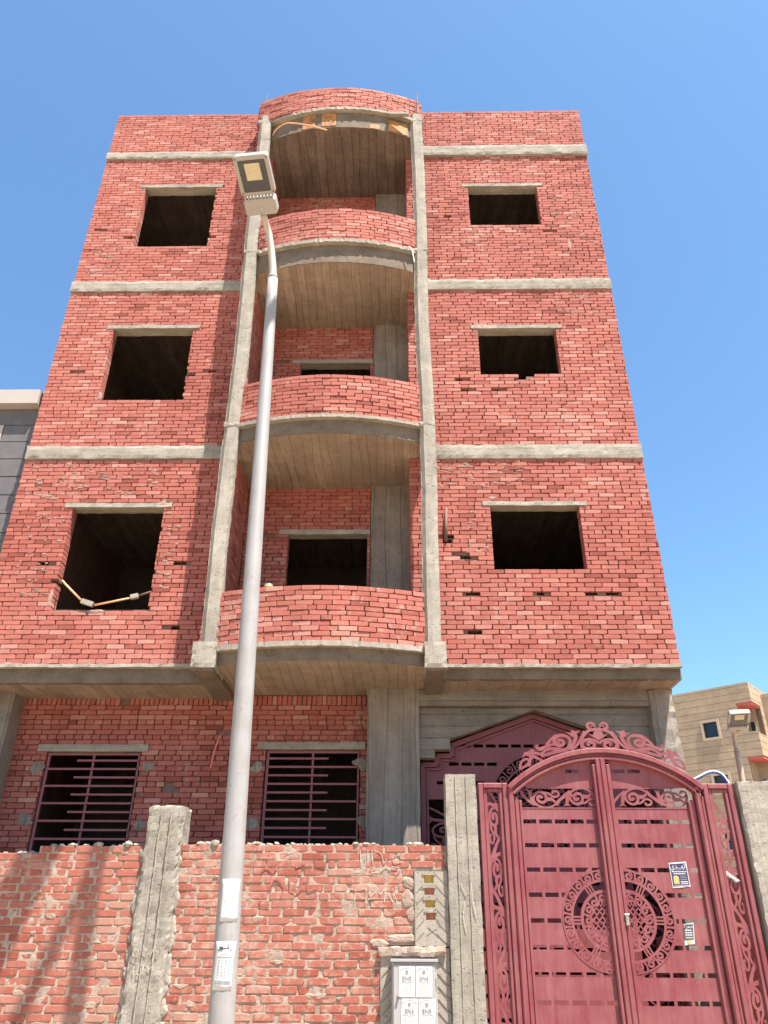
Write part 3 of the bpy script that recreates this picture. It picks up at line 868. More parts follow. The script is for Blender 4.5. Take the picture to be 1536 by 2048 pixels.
def medallion_half(mb, cx, cz, rad, side, y, th):
    """half rosette: rim of small scrolls, spoked ring, lattice disc. side -1 left, +1 right"""
    def pol(r, a): return (cx+side*r*math.cos(a), cz+r*math.sin(a))
    A0, A1 = -math.pi/2, math.pi/2
    def ring(r, w, k=30): mb.ribbon([pol(r, A0+(A1-A0)*i/k) for i in range(k+1)], [w]*(k+1), y+rnd.uniform(-.0008, .0008), th)
    ring(rad-.006, .006); ring(rad*.785, .010); ring(rad*.57, .013)
    n = 11
    for i in range(n):
        a = A0+(A1-A0)*(i+.5)/n
        c0 = pol(rad*.885, a)
        q = spiral(c0[0], c0[1], rad*.088, 1.35, a*side+(math.pi if side < 0 else 0)+(i % 2)*1.7, 1 if i % 2 else -1)
        mb.ribbon(q, [.0068+.002*math.sin(math.pi*j/16) for j in range(17)], y+rnd.uniform(-.0008, .0008), th)
        b0 = pol(rad*.80, a+.13); b1 = pol(rad*.97, a+.15)
        mb.ribbon([b0, ((b0[0]+b1[0])/2+.006, (b0[1]+b1[1])/2), b1], [.009, .007, .010], y+rnd.uniform(-.0008, .0008), th)
    for a in (-1.05, 0.0, 1.05):
        for dd in (-.085, 0, .085):
            mb.ribbon([pol(rad*.57, a+dd*1.3), pol(rad*.785, a+dd)], [.0065, .0065], y+rnd.uniform(-.0008, .0008), th)
    # inner lattice of curls and crossing bars
    for i in range(7):
        a = A0+(A1-A0)*(i+.5)/7
        c0 = pol(rad*.44, a)
        q = spiral(c0[0], c0[1], rad*.085, 1.2, a*side+2.0*(i % 2), -1 if i % 2 else 1)
        mb.ribbon(q, [.0085]*17, y+rnd.uniform(-.0008, .0008), th)
        p1 = pol(rad*.36, a+.2); p2 = pol(rad*.56, a+.22)
        mb.ribbon([p1, p2], [.006, .008], y+rnd.uniform(-.0008, .0008), th)
    for i in range(5):
        zz = cz-rad*.34+rad*.17*i
        w = math.sqrt(max(0, (rad*.40)**2-(zz-cz)**2))
        q = [(cx+side*w*t, zz+(.028 if j % 2 else -.028)) for j, t in enumerate((0, .33, .66, 1))]
        mb.ribbon(q, [.0075]*4, y+rnd.uniform(-.0008, .0008), th)
        q = [(cx+side*w*t, zz-(.028 if j % 2 else -.028)) for j, t in enumerate((0, .33, .66, 1))]
        mb.ribbon(q, [.0075]*4, y+rnd.uniform(-.0008, .0008), th)
    q = [pol(rad*.40, A0+(A1-A0)*i/20) for i in range(21)]
    mb.ribbon([(x+.0, z) for x, z in q], [.004]*21, y, th)

def slotted_sheet(name, outline, slots, hole, y0, y1, mat, parent):
    """flat steel sheet with cut-outs (2D filled curve turned into a mesh)"""
    cu = bpy.data.curves.new(name, 'CURVE'); cu.dimensions = '2D'; cu.fill_mode = 'BOTH'; cu.extrude = (y1-y0)/2
    for poly in [outline]+slots+([hole] if hole else []):
        sp = cu.splines.new('POLY'); sp.points.add(len(poly)-1); sp.use_cyclic_u = True
        for p, (x, z) in zip(sp.points, poly): p.co = (x, z, 0, 1)
    tmp = bpy.data.objects.new('tmp_sheet', cu)
    me = bpy.data.meshes.new_from_object(tmp)
    bpy.data.objects.remove(tmp); bpy.data.curves.remove(cu)
    me.transform(Matrix(((1,0,0,0),(0,0,1,(y0+y1)/2),(0,1,0,0),(0,0,0,1))))
    me.materials.clear(); me.name = name
    return link_mesh(name, me, mat, parent)

# ================================================================== BOUNDARY WALL
WY = -1.30
Wl = thing('boundary_wall', 'rough mortared red brick boundary wall with concrete piers beside the gate', 'wall', (-2.2, -1.2, 0))
wwalls = []
ZT = 2.27
def wallrun(x0, x1, zt, ops=()):
    mb = core_boxes(x0, x1, WY+.03, WY+.22, 0, zt-.004, ops)
    # uneven mortar face that partly overruns the bricks
    nx = int((x1-x0)/.022); nz = int(min(zt, 1.75)/.022); zlo = zt-.006-nz*.022
    vs = []; fs = []
    for k in range(nz+1):
        for i in range(nx+1):
            p = Vector((x0+(x1-x0)*i/nx, 0, zlo+.022*k))
            vs.append((p.x, WY+.0055+.008*noise.noise(p*8)+.004*noise.noise(p*25), p.z))
    for k in range(nz):
        for i in range(nx):
            xc = x0+(x1-x0)*(i+.5)/nx; zc = zlo+.022*(k+.5)
            if any(a < xc < b and c < zc < d for a, b, c, d in ops): continue
            q = k*(nx+1)+i; fs.append((q, q+1, q+nx+2, q+nx+1))
    mb.add(vs, fs)
    core = mb.build('brick_wall', 'mortar_light', Wl)
    bl = place(lay(x0, x1, zt-36*.063, zt, ops, course=.063, pitch=.214, joint=.016, jz=.0105, jit=1.7, edges=False), lambda u: (u, WY, 0.0), kind='old', prot=.004)
    wwalls.append((core, bl)); return core
wallrun(-7.0, -2.24, ZT, [(-9, -3.19, ZT-.062, ZT+1)])
NICHE = (.145, .43, 1.50, 2.08)
PLAS = (-.145, .43, -.1, 1.50)
wallrun(-1.93, .43, ZT+.015, [NICHE, PLAS])
finish_bricks(wwalls, 'brick_old', 300, lambda b: b.c[2] > .9 and b.l > .1 and b.c[0] > -3.6)
# crumbs of mortar along the top
cr = MB()
for i in range(150):
    x = rnd.uniform(-3.9, .42)
    if -2.3 < x < -1.9: continue
    zt = ZT-.063 if x < -3.19 else (ZT if x < -2.2 else ZT+.015)
    s = rnd.uniform(.006, .022) if rnd.random() < .85 else rnd.uniform(.02, .035)
    cr.lump((x, WY+rnd.uniform(.005, .18), zt+s*.3), (s*1.3, s, s*.8), i)
cr.build('mortar_crumbs', 'plaster', Wl, kind='stuff')
# smeared mortar ridges on joints
sm = MB()
for i in range(50):
    x = rnd.uniform(-3.9, .1); z = ZT-.063*rnd.randrange(1, 22)+rnd.uniform(-.012, .012)
    if -2.32 < x < -1.86 or z < .8: continue
    if x > -.2 and z < 1.55: continue
    sm.smear(x, z, rnd.uniform(.03, .10), rnd.uniform(.014, .03), WY+.0005, i, .003)
sm.build('mortar_ridges', 'mortar_light', Wl, kind='stuff')
# concrete piers
MB().rough(-2.245, -1.925, WY-.055, WY+.24, 0, 2.60, .03, .009, 5, freq=9, edge=.03).build('pier', 'pier', Wl)
ll = MB()
for i in range(60):
    sx = rnd.choice((-2.245, -1.925)); z = rnd.uniform(.7, 2.2)
    ll.smear(sx+rnd.uniform(-.02, .02), z, rnd.uniform(.02, .05), rnd.uniform(.04, .12), WY-.004, i, .012)
for i in range(14):
    ll.lump((rnd.uniform(-2.23, -1.95), WY+rnd.uniform(-.03, .2), 2.6), (rnd.uniform(.015, .035), .03, rnd.uniform(.01, .022)), i+90)
ll.build('mortar_lumps', 'plaster', Wl, kind='stuff')
MB().rough(.432, .712, WY-.06, WY+.24, 0, 2.88, .04, .006, 6, freq=5, edge=.014).build('gate_pillar', 'pier', Wl)
MB().rough(3.075, 3.60, WY-.06, WY+.24, 0, 2.83, .04, .009, 8, freq=6, edge=.022).build('gate_pillar', 'pier', Wl)
MB().box(3.6, 9.0, WY+.02, WY+.2, 0, 2.75).build('wall_panel', 'red_render', Wl)
MB().rough(3.34, 3.46, WY+.245, .44, 0, 2.12, .06, .008, 12, freq=7, edge=.02).build('yard_wall', 'red_render', Wl)
for x in (.525, .62):
    MB().rough(x-.004, x+.004, WY-.069, WY-.05, .1, 2.86, .05, .004, x, freq=20).build('form_seam', 'plaster', Wl)
for x in (-2.12, -2.03):
    MB().rough(x-.005, x+.005, WY-.072, WY-.05, .1, 2.55, .04, .007, x, freq=18).build('form_seam', 'plaster', Wl)
# plaster niche panel with four coloured glass blocks, chevron ridges coloured dark like shaded grooves
HOLES = [(.226, .309, 1.981, 2.043), (.228, .311, 1.889, 1.943), (.233, .316, 1.793, 1.847), (.238, .318, 1.698, 1.751)]
pp = core_boxes(NICHE[0], NICHE[1], WY-.012, WY+.2, NICHE[2], NICHE[3], HOLES)
pn = pp.build('plaster_panel', 'plaster', Wl)
for i, (a, b, c, d) in enumerate(HOLES):
    MB().box(a-.002, b+.002, WY+.012, WY+.19, c-.002, d+.002).build('glass_block', ('amber', 'amber_red', 'amber', 'amber_red')[i], pn)
    e = MB()
    e.rough(a-.015, b+.015, WY-.02, WY-.005, d, d+.022, .012, .004, i, freq=20)
    e.build('mortar_smear', 'plaster', pn)
def ridge(x0, z0, x1, z1, y, w=.0019):
    v = Vector((x1-x0, 0, z1-z0)); l = v.length; v.normalize(); nrm = Vector((-v.z, 0, v.x))
    MB().obox(((x0+x1)/2, y, (z0+z1)/2), v*(l/2), (0, .003, 0), nrm*w).build('scored_line', 'scored', pn)
for z in (2.05, 1.96, 1.87, 1.78, 1.69, 1.60):
    ridge(.325, z, .425, z-.10, WY-.0115)
    if z < 2.0: ridge(.155, z-.06, .22, z+.005, WY-.0115)
ridge(.25, 1.64, .42, 1.42+.09, WY-.0115); ridge(.24, 1.58, .32, 1.63, WY-.0115)
for x0, x1, z0, z1 in ((.140, .147, 1.5, 2.08), (.14, .43, 2.079, 2.085)):
    MB().box(x0, x1, WY-.014, WY+.01, z0, z1).build('scored_line', 'scored', pn)
pl2 = MB().rough(PLAS[0], PLAS[1], WY-.01, WY+.2, 0, 1.49, .05, .003, 9).build('plaster_panel', 'plaster', Wl)
for z in (1.40, 1.31, 1.22, 1.13, 1.04, .95, .86):
    ridge(.325, z, .425, z-.10, WY-.0125)
    ridge(-.135, z-.12, -.06, z-.04, WY-.0125)
MB().rough(-.17, .40, WY-.045, WY+.03, 1.43, 1.50, .03, .018, 4, freq=9, edge=.02).build('crumbled_ledge', 'mortar_light', Wl)
# patches where mortar overruns the bricks beside the plaster
for x, z, w, h in ((.10, 1.98, .05, .04), (.09, 1.86, .05, .06), (.11, 1.74, .035, .05), (.04, 1.56, .12, .03), (-.16, 1.52, .07, .03)):
    MB().smear(x, z, w*1.5, h*1.5, WY-.004, z*7, .008).build('mortar_smear', 'mortar_light', Wl)
# chalk scribbles and numbers
def chalk(strokes, x, z, s, y, mat='chalk', w=.0024, name='chalk_mark', label=None):
    mb = MB()
    for st in strokes:
        q = catmull([(x+a*s, z+b*s) for a, b in st], 4)
        mb.ribbon(q, [w*rnd.uniform(.6, 1.2) for _ in q], y+rnd.uniform(-.0008, 0), .003)
    ob = mb.build(name, mat, Wl)
    if label: ob['label'] = label
chalk([[(0,0),(.05,-.8),(.1,-1)], [(.6,0),(.62,-1)], [(.9,0),(1.0,-.7),(.95,-1)], [(1.2,-.1),(1.6,-.2),(1.9,-.9),(2.1,-.6)], [(.8,-1.3),(1.2,-1.25),(.9,-1.6),(1.4,-1.6)], [(1.6,-1.5),(2.1,-1.2),(2.4,-1.4)], [(2.6,-.4),(2.7,-.9),(3.3,-.8)], [(2.5,-1.2),(3.1,-1.3),(2.8,-1.8)]], -.33, 2.24, .11, WY-.008, label='pale chalk scribbles')
chalk([[(0,0),(.5,-.1),(.4,-.9)], [(.9,0),(1.3,0),(1.3,-1)], [(1.6,-.1),(1.7,-.5),(2.1,-.1)], [(2.3,0),(2.5,-.3),(2.8,.1),(2.75,-.9)], [(3.1,-.2),(3.4,-.9)], [(3.4,.1),(3.7,-.8)], [(1.5,-.7),(2.0,-.6)]], -.42, 1.93, .11, WY-.008, label='row of chalked numbers')
chalk([[(0,0),(-.1,-.4),(.2,-.5),(.25,-.1),(0,0)], [(.6,.1),(.9,-.1),(.6,-.3),(.8,-.5)], [(1.2,-.4),(1.5,.2)], [(1.7,.2),(1.5,0),(1.8,-.2),(1.6,-.4)], [(.1,-1.1),(.15,-1.7)], [(.5,-1.1),(.4,-1.6),(.75,-1.6),(.8,-1.1),(.5,-1.1)], [(1.1,-1.1),(1.3,-1.3),(1.5,-1.0),(1.5,-1.7)]], -2.19, 1.47, .11, WY-.0725, label='numbers chalked on the concrete pier')
chalk([[(0,0),(.25,-.5),(.3,-.55)], [(.2,-.8),(.1,-1.5),(.2,-2.2)], [(.55,0),(.6,-.8),(.75,-1.6)]], .535, 1.98, .17, WY-.071, label='thin chalk strokes on the gate pillar')
chalk([[(0,0),(.3,.3),(.7,.1),(.9,.4)], [(.5,-.8),(.8,-.3),(1.3,-.6),(1.2,-1.2)], [(1.6,-.2),(1.7,-.9),(2.2,-.8),(2.3,-.2)], [(2.6,-.1),(2.6,-.8),(3.1,-.7)], [(1.9,.3),(2.4,.5)], [(.2,-1.0),(.1,-1.5),(.6,-1.6)]], -1.2, 2.05, .16, WY-.0075, 'paint_red_mark', .007, 'paint_mark', 'faded red painted scrawl')

# ================================================================== STREET GATE
GY = -1.27
G = thing('gate', 'ornate double leaf red steel gate with arched top and scrollwork crest', 'gate', (1.88, -1.27, 0))
FR = 'red_steel'
def gbox(name, x0, x1, y0, y1, z0, z1, ch=.006, parent=None):
    return MB().box(x0, x1, y0, y1, z0, z1, ch).build(name, FR, parent or G)
GCX = 1.893
# side lights
for s, xo, xi in ((-1, .735, 1.00), (1, 3.045, 2.775)):
    a, b = min(xo, xi), max(xo, xi)
    sl = MB()
    sl.box(a, a+.045, GY-.045, GY+.03, .12, 2.81, .007)
    sl.box(b-.045, b, GY-.045, GY+.03, .12, 2.81, .007)
    sl.box(a+.0455, b-.0455, GY-.045, GY+.03, 2.765, 2.81, .007)
    sl.box(a+.0455, b-.0455, GY-.045, GY+.03, .12, .17, .007)
    sl.box(a+.046, a+.078, GY-.028, GY+.02, .171, 2.764, .006)
    sl.box(b-.078, b-.046, GY-.028, GY+.02, .171, 2.764, .006)
    sl.box(a+.0785, b-.0785, GY-.028, GY+.02, 2.735, 2.764, .006)
    f = sl.build('side_light_frame', FR, G)
    sc = MB()
    vine_panel(sc, a+.072, b-.072, .18, 2.74, GY-.004, .006, start=0 if s < 0 else .12)
    sc.ribbon([(a+.081, .18), (a+.081, 2.735)], [.004, .004], GY-.006, .008)
    sc.ribbon([(b-.081, .18), (b-.081, 2.735)], [.004, .004], GY-.006, .008)
    sc.build('scroll_panel', FR, f)
# jambs and arch
JL, JR = (1.0, 1.098), (2.69, 2.775)
for (a, b) in (JL, JR):
    gbox('jamb', a+.002, a+(b-a)*.55, GY-.06, GY+.03, .12, 2.79, .012)
    gbox('jamb', a+(b-a)*.55+.001, b, GY-.035, GY+.03, .12, 2.70, .012)
def arch_z(x, hc, sag, zbase):
    r = (hc*hc+sag*sag)/(2*sag); return zbase+sag-r+math.sqrt(max(0, r*r-(x-GCX)**2))
def arch_band(name, hc, sag, zb, w, y0, y1, n=36, ch=.006):
    """arched moulding: outer edge follows the arch, width w measured inward"""
    r = (hc*hc+sag*sag)/(2*sag); cz = zb+sag-r; am = math.asin(hc/r)
    mb = MB(); vs = []; fs = []
    prof = [(r, y1), (r, y0+ch), (r-ch, y0), (r-w+ch, y0), (r-w, y0+ch), (r-w, y1)]
    for i in range(n+1):
        a = -am+2*am*i/n
        for q, yy in prof: vs.append((GCX+q*math.sin(a), yy, cz+q*math.cos(a)))
    m = len(prof)
    for i in range(n):
        for k in range(m):
            k2 = (k+1) % m
            fs.append((i*m+k, i*m+k2, (i+1)*m+k2, (i+1)*m+k))
    fs += [tuple(range(m)), tuple(n*m+k for k in range(m-1, -1, -1))]
    return mb.add(vs, fs).build(name, FR, G)
arch_band('arch_moulding', .893, .335, 2.785, .046, GY-.075, GY+.03)
arch_band('arch_moulding', .868, .325, 2.748, .022, GY-.045, GY+.03)
arch_band('arch_moulding', .852, .318, 2.730, .030, GY-.060, GY+.03)
# leaves
SLZ = [2.486-.197*k for k in range(12)]
MEDR = .392; MEDZ = 1.702
for side, x0, x1 in ((-1, 1.100, 1.868), (1, 1.8695, 2.688)):
    lf = thing('leaf_tmp', '', '', (0, 0, 0)) if False else None
    xin0, xin1 = (x0+.025, 1.79) if side < 0 else (1.957, x1-.062)
    mcx = 1.79 if side < 0 else 1.957
    # stiles and rails of the leaf
    st = MB()
    if side < 0:
        st.box(x0+.001, xin0, GY-.03, GY+.03, .16, 2.66, .006)
        st.box(1.79, 1.825, GY-.05, GY+.03, .16, 2.98, .01); st.box(1.826, 1.867, GY-.062, GY+.03, .16, 3.03, .008)
    else:
        st.box(xin1, xin1+.028, GY-.03, GY+.03, .16, 2.655, .006); st.box(xin1+.029, x1, GY-.018, GY+.03, .16, 2.67, .006)
        st.box(1.8695, 1.915, GY-.062, GY+.03, .16, 3.03, .008); st.box(1.916, 1.957, GY-.05, GY+.03, .16, 2.98, .01)
    st.box(min(xin0, xin1)+.0005, max(xin0, xin1)-.0005, GY-.03, GY+.03, .16, .24, .006)
    leafo = st.build('leaf', FR, G)
    # sheet with slots and the half-round cut-out
    n = 20
    ztop = 2.597
    slots = []
    for z in SLZ:
        if z < .3: continue
        k = 0
        while True:
            a = (1.130+k*.1415) if side < 0 else (1.983+k*.1415)
            b = a+.116; k += 1
            if a > xin1-.02: break
            b = min(b, xin1-.006); a = max(a, xin0+.004)
            if b-a < .03: continue
            c, d = z-.0175, z+.0175
            # clip against the medallion
            def lim(zz):
                dz = abs(zz-MEDZ)
                return math.sqrt(max(0, (MEDR+.012)**2-dz*dz)) if dz < MEDR+.012 else 0
            if side < 0:
                bc, bd = min(b, mcx-lim(c) if lim(c) else b), min(b, mcx-lim(d) if lim(d) else b)
                if max(bc, bd)-a < .02: continue
                bc, bd = max(bc, a+.004), max(bd, a+.004)
                slots.append([(a, c), (bc, c), (bd, d), (a, d)])
            else:
                ac, ad = max(a, mcx+lim(c) if lim(c) else a), max(a, mcx+lim(d) if lim(d) else a)
                if b-min(ac, ad) < .02: continue
                ac, ad = min(ac, b-.004), min(ad, b-.004)
                slots.append([(ac, c), (b, c), (b, d), (ad, d)])
    # outline of the lower sheet with the half-round bite taken out of its inner edge
    if side < 0:
        bite = [(mcx-MEDR*math.cos(t), MEDZ+MEDR*math.sin(t)) for t in [-math.pi/2+math.pi*i/40 for i in range(41)]]
        outl = [(xin0, .235), (mcx+.003, .235)]+[(mcx+.003, MEDZ-MEDR)]+bite[1:-1]+[(mcx+.003, MEDZ+MEDR), (mcx+.003, ztop), (xin0, ztop)]
    else:
        bite = [(mcx+MEDR*math.cos(t), MEDZ+MEDR*math.sin(t)) for t in [math.pi/2-math.pi*i/40 for i in range(41)]]
        outl = [(mcx-.003, ztop), (mcx-.003, MEDZ+MEDR)]+bite[1:-1]+[(mcx-.003, MEDZ-MEDR), (mcx-.003, .235), (xin1, .235), (xin1, ztop)]
    slotted_sheet('slotted_sheet', outl, slots, None, GY-.003, GY+.001, FR, leafo)
    # sheet above the scroll band, following the arch
    N = 14
    xa, xb = xin0, xin1
    arc = []
    for i in range(N+1):
        x = xa+(xb-xa)*i/N
        arc.append((x, max(2.66, arch_z(x, .83, .31, 2.712))))
    xs = [p for p in arc if p[1] > 2.785]
    top = [(xs[0][0], 2.775)]+[(xs[-1][0], 2.775)]+[(x, z) for x, z in reversed(xs)]
    tslots = []
    for k in range(5):
        a = (1.27+k*.1415) if side < 0 else (1.983+k*.1415); b = a+.116
        if min(arch_z(a, .83, .31, 2.70), arch_z(b, .83, .31, 2.70)) < 2.945 or b > xin1 or b > xs[-1][0]: continue
        tslots.append([(a, 2.905), (min(b, xin1-.006), 2.905), (min(b, xin1-.006), 2.938), (a, 2.938)])
    slotted_sheet('top_sheet', top, tslots, None, GY-.003, GY+.001, FR, leafo)
    sc = MB(); vine_band(sc, xin0, xin1, 2.603, 2.770, GY-.0065, .006, s0=side)
    sc.ribbon([(xin0, 2.600), (xin1, 2.600)], [.004]*2, GY-.007, .009); sc.ribbon([(xin0+.1, 2.772), (xin1-.0, 2.772)] if side < 0 else [(xin0, 2.772), (xin1-.1, 2.772)], [.004]*2, GY-.007, .009)
    sc.build('scroll_panel', FR, leafo)
    md = MB(); medallion_half(md, mcx, MEDZ, MEDR, side, GY-.0075, .006)
    md.build('medallion', FR, leafo)
    if side > 0:
        lk = MB(); lk.box(1.918, 1.946, GY-.072, GY-.05, 1.665, 1.745, .004); lk.tube([(1.932, GY-.085, 1.72), (1.932, GY-.07, 1.72)], .009, 8); lk.box(1.912, 1.952, GY-.078, GY-.05, 1.738, 1.75, .003)
        lk.build('lock', 'metal', leafo)
# crest, traced for the left half and mirrored
ZS = 1/(3.84*261.0); XS = 1/(3.84*233.0)
def cw(px, py): return ((px-735)*XS, 3.122-(py-310)*ZS)
CRS = [([(733,140),(705,118),(672,128),(652,105),(662,80),(692,74),(712,98),(694,114),(684,100)], 7, 6, 9),
       ([(735,262),(700,236),(652,226),(612,240),(594,272),(606,304),(645,312),(684,300),(694,268),(664,250),(640,266),(655,282)], 8, 9, 11),
       ([(586,306),(592,242),(618,184),(660,146),(712,132)], 8, 8, 10),
       ([(430,334),(478,296),(500,236),(470,197),(420,190),(380,214),(370,252),(396,282),(434,278),(446,250),(418,232),(398,250),(414,262)], 8, 9, 12),
       ([(450,336),(512,284),(548,210),(536,160)], 9, 14, 11),
       ([(500,326),(560,270),(600,200),(625,150)], 8, 8, 9),
       ([(392,186),(345,228),(300,282)], 7, 8, 9),
       ([(400,280),(350,275),(295,296),(250,316),(226,304),(226,284),(240,290)], 6, 6, 12),
       ([(270,348),(330,312),(420,322),(470,318)], 6, 7, 12),
       ([(250,380),(300,366),(380,340),(450,328)], 9, 9, 10),
       ([(74,505),(84,444),(118,410),(152,418),(134,460),(96,486),(86,500)], 7, 6, 8),
       ([(150,384),(200,352),(252,362),(292,326)], 7, 6, 9),
       ([(262,425),(188,384),(160,420),(150,474)], 8, 8, 11)]
CRL = [[(465,160),(510,166),(520,138),(546,150),(592,145),(562,172),(546,206),(520,204),(500,182)],
       [(96,398),(120,345),(148,340),(178,316),(208,326),(186,346),(196,372),(160,388),(128,372)]]
cb = MB()
for m in (-1, 1):
    def tr(px, py, m=m):
        x, z = cw(px, py)
        xx = GCX-m*abs(x)*1.0 if False else GCX+(x if m < 0 else -x)*1.03
        # keep the foot on the arch
        return (xx, z)
    for P, a, b, w in CRS: strip(cb, [tr(*p) for p in P], a*XS*1.25, b*XS*1.25, GY-.03, .006, 5, w*XS*1.25)
    for P in CRL: leaf(cb, [tr(*p) for p in P], GY-.03, .006)
fl = [cw(*p) for p in ((652,176),(690,184),(712,132),(735,118))]
leaf(cb, [(GCX+x, z) for x, z in fl]+[(GCX-x, z) for x, z in [cw(712,132), cw(690,184), cw(652,176), cw(700,212)]]+[(GCX, cw(735,236)[1])]+[(GCX+cw(700,212)[0], cw(700,212)[1])], GY-.0295, .006)
cb.build('crest', FR, G)

# ================================================================== ENTRANCE DOOR (part of the building)
DY = .78
def dbox(name, x0, x1, y0, y1, z0, z1, ch=.006, parent=None):
    return MB().box(x0, x1, y0, y1, z0, z1, ch).build(name, FR, parent or B)
DC = 1.651
outl = [(.27, .05), (3.03, .05), (3.03, 3.385), (2.86, 3.385), (2.86, 3.485), (2.68, 3.485), (2.68, 3.60), (DC, 3.965), (.622, 3.60), (.622, 3.485), (.44, 3.485), (.44, 3.385), (.27, 3.385)]
DM = (DC, 2.92, .56)
slots = []
for z in [3.794-.213*k for k in range(17)]:
    c, d = z-.019, z+.019
    for k in range(-9, 9):
        a = DC+k*.151+.018; b = a+.118
        if z > 3.6 and abs((a+b)/2-DC)+.1 > (3.965-.13-z)/(.365/1.029): continue
        if a < .36 or b > 2.94: continue
        if z > 3.45 and (a < .70 or b > 2.6): continue
        if z > 3.3 and (a < .47 or b > 2.83): continue
        if z < 3.05 and (a < .74 or b > 2.56): continue
        if math.hypot((a+b)/2-DM[0], z-DM[1]) < DM[2]+.07: continue
        slots.append([(a, c), (b, c), (b, d), (a, d)])
slots += [[(.335, .3), (.70, .3), (.70, 2.97), (.335, 2.97)], [(2.60, .3), (2.965, .3), (2.965, 2.97), (2.60, 2.97)]]
hole = [(DM[0]+DM[2]*math.cos(2*math.pi*i/48), DM[1]+DM[2]*math.sin(2*math.pi*i/48)) for i in range(48)]
door = slotted_sheet('entrance_door', outl, slots, hole, DY+.02, DY+.024, FR, B)
fr = MB()
def bar2(p, q, w, y0, y1):
    v = Vector((q[0]-p[0], 0, q[1]-p[1])); l = v.length; v.normalize(); nn = Vector((-v.z, 0, v.x))
    fr.obox(((p[0]+q[0])/2, (y0+y1)/2, (p[1]+q[1])/2), v*(l/2), (0, (y1-y0)/2, 0), nn*(w/2))
lst = [(.30, .05), (.30, 3.355), (.47, 3.355), (.47, 3.455), (.652, 3.455), (.652, 3.578), (DC, 3.932), (2.65, 3.578), (2.65, 3.455), (2.83, 3.455), (2.83, 3.355), (3.0, 3.355), (3.0, .05)]
for i in range(len(lst)-1): bar2(lst[i], lst[i+1], .055, DY-.02-.0007*i, DY+.03)
for i in range(len(lst)-1): bar2([lst[i][0]+(.05 if lst[i][0] < DC else -.05 if lst[i][0] > DC else 0), lst[i][1]-.05], [lst[i+1][0]+(.05 if lst[i+1][0] < DC else -.05 if lst[i+1][0] > DC else 0), lst[i+1][1]-.05], .022, DY-.008-.0007*i, DY+.03)
fr.build('door_frame', FR, door)
dm = MB()
medallion_half(dm, DM[0], DM[1], DM[2], -1, DY+.012, .006); medallion_half(dm, DM[0]+.0, DM[1], DM[2], 1, DY+.0126, .006)
dm.build('medallion', FR, door)
for a_, b_ in ((.335, .70), (2.60, 2.965)):
    dv = MB(); vine_panel(dv, a_, b_, .3, 2.97, DY+.012, .006, period=.5, start=.12)
    dv.build('scroll_panel', FR, door)

# ================================================================== STREET LAMPS
PX0, PLEAN, PYY, PZT, PR0, PR1 = -1.104, -.181, -2.85, 7.593, .0905, .0516
def street_lamp(bx, by, ztop, lean, r0, r1, arm, head_c, head_dir, head_w, head_l, label, mats, tilt=.22):
    L = thing('street_lamp', label, 'street lamp', (bx, by, 0), 'street lamps')
    n = 26
    pts = [(bx+lean*(i/n), by, ztop*i/n) for i in range(n+1)]
    MB().tube(pts, [r0+(r1-r0)*i/n for i in range(n+1)], 28).build('pole', mats[0], L, smooth=True)
    MB().box(bx-.17, bx+.17, by-.17, by+.17, .121 if by > -3.9 else .001, .145 if by > -3.9 else .02).build('base_plate', mats[0], L)
    MB().tube([(bx+lean, by, ztop-.015), (bx+lean, by, ztop+.02)], [r1*1.08, r1*.9], 20).build('pole_cap', mats[0], L, smooth=True)
    A = catmull([(bx+lean, by, ztop-.05)]+arm, 6)
    MB().tube(A, [r1*.82-(r1*.22)*i/(len(A)-1) for i in range(len(A))], 18).build('arm', mats[1], L, smooth=True)
    # head: u = across, v = outward along head_dir, w = up
    v = Vector(head_dir).normalized(); u = v.cross(Vector((0, 0, 1))).normalized(); w = u.cross(v)
    c = Vector(head_c)
    def rounded(cu, cv, hw, hl, rad, z0, z1, k=5):
        poly = []
        for sx, sy, a0 in ((1,1,0),(-1,1,90),(-1,-1,180),(1,-1,270)):
            for i in range(k+1):
                a = R(a0+90*i/k); poly.append((cu+sx*(hw-rad)+rad*math.cos(a), cv+sy*(hl-rad)+rad*math.sin(a)))
        nn = len(poly)
        P = [c+u*a+v*b+w*z for z in (z0, z1) for a, b in poly]
        return [tuple(p) for p in P], [tuple(range(nn-1,-1,-1)), tuple(range(nn, 2*nn))]+[(i, (i+1) % nn, nn+(i+1) % nn, nn+i) for i in range(nn)]
    hl = head_l*.5; hw = head_w*.5
    mb = MB(); mb.add(*rounded(0, hl*1.0+.06, hw, hl, .035, -.02, .045)); hd = mb.build('lamp_head', 'lamp_grey', L)
    mb = MB(); mb.add(*rounded(0, hl*1.0+.055, hw*.78, hl*.80, .012, -.0235, -.017)); mb.build('glass_panel', 'lamp_glass', hd)
    mb = MB(); mb.add(*rounded(0, hl*1.0+.10, hw*.44, hl*.42, .004, -.0265, -.0205)); led = mb.build('led_array', 'led', hd)
    # driver box
    mb = MB(); mb.add(*rounded(0, -.055, hw*.93, .085, .03, -.055, .055)); dr = mb.build('driver_box', 'lamp_grey', L)
    for i in range(9):
        a = -hw*.8+hw*1.6*i/8
        mb = MB(); cc = c+u*a+v*.045+w*.0
        mb.obox(cc, u*.007, v*.018, w*.045); mb.build('cooling_fin', 'lamp_grey', dr)
    for sx in (-1, 1):
        for b in (.09, head_l+.03):
            mb = MB(); cc = c+u*(sx*hw*.89)+v*b-w*.0215
            mb.obox(cc, u*.006, v*.006, w*.003); mb.build('screw', 'black', hd)
    mb = MB(); mb.tube([tuple(c+v*(-.15)-w*.012), tuple(c+v*(-.06)-w*.02)], [.04, .05], 12); mb.build('socket', 'lamp_grey', L, smooth=True)
    return L
KS = 1.0976
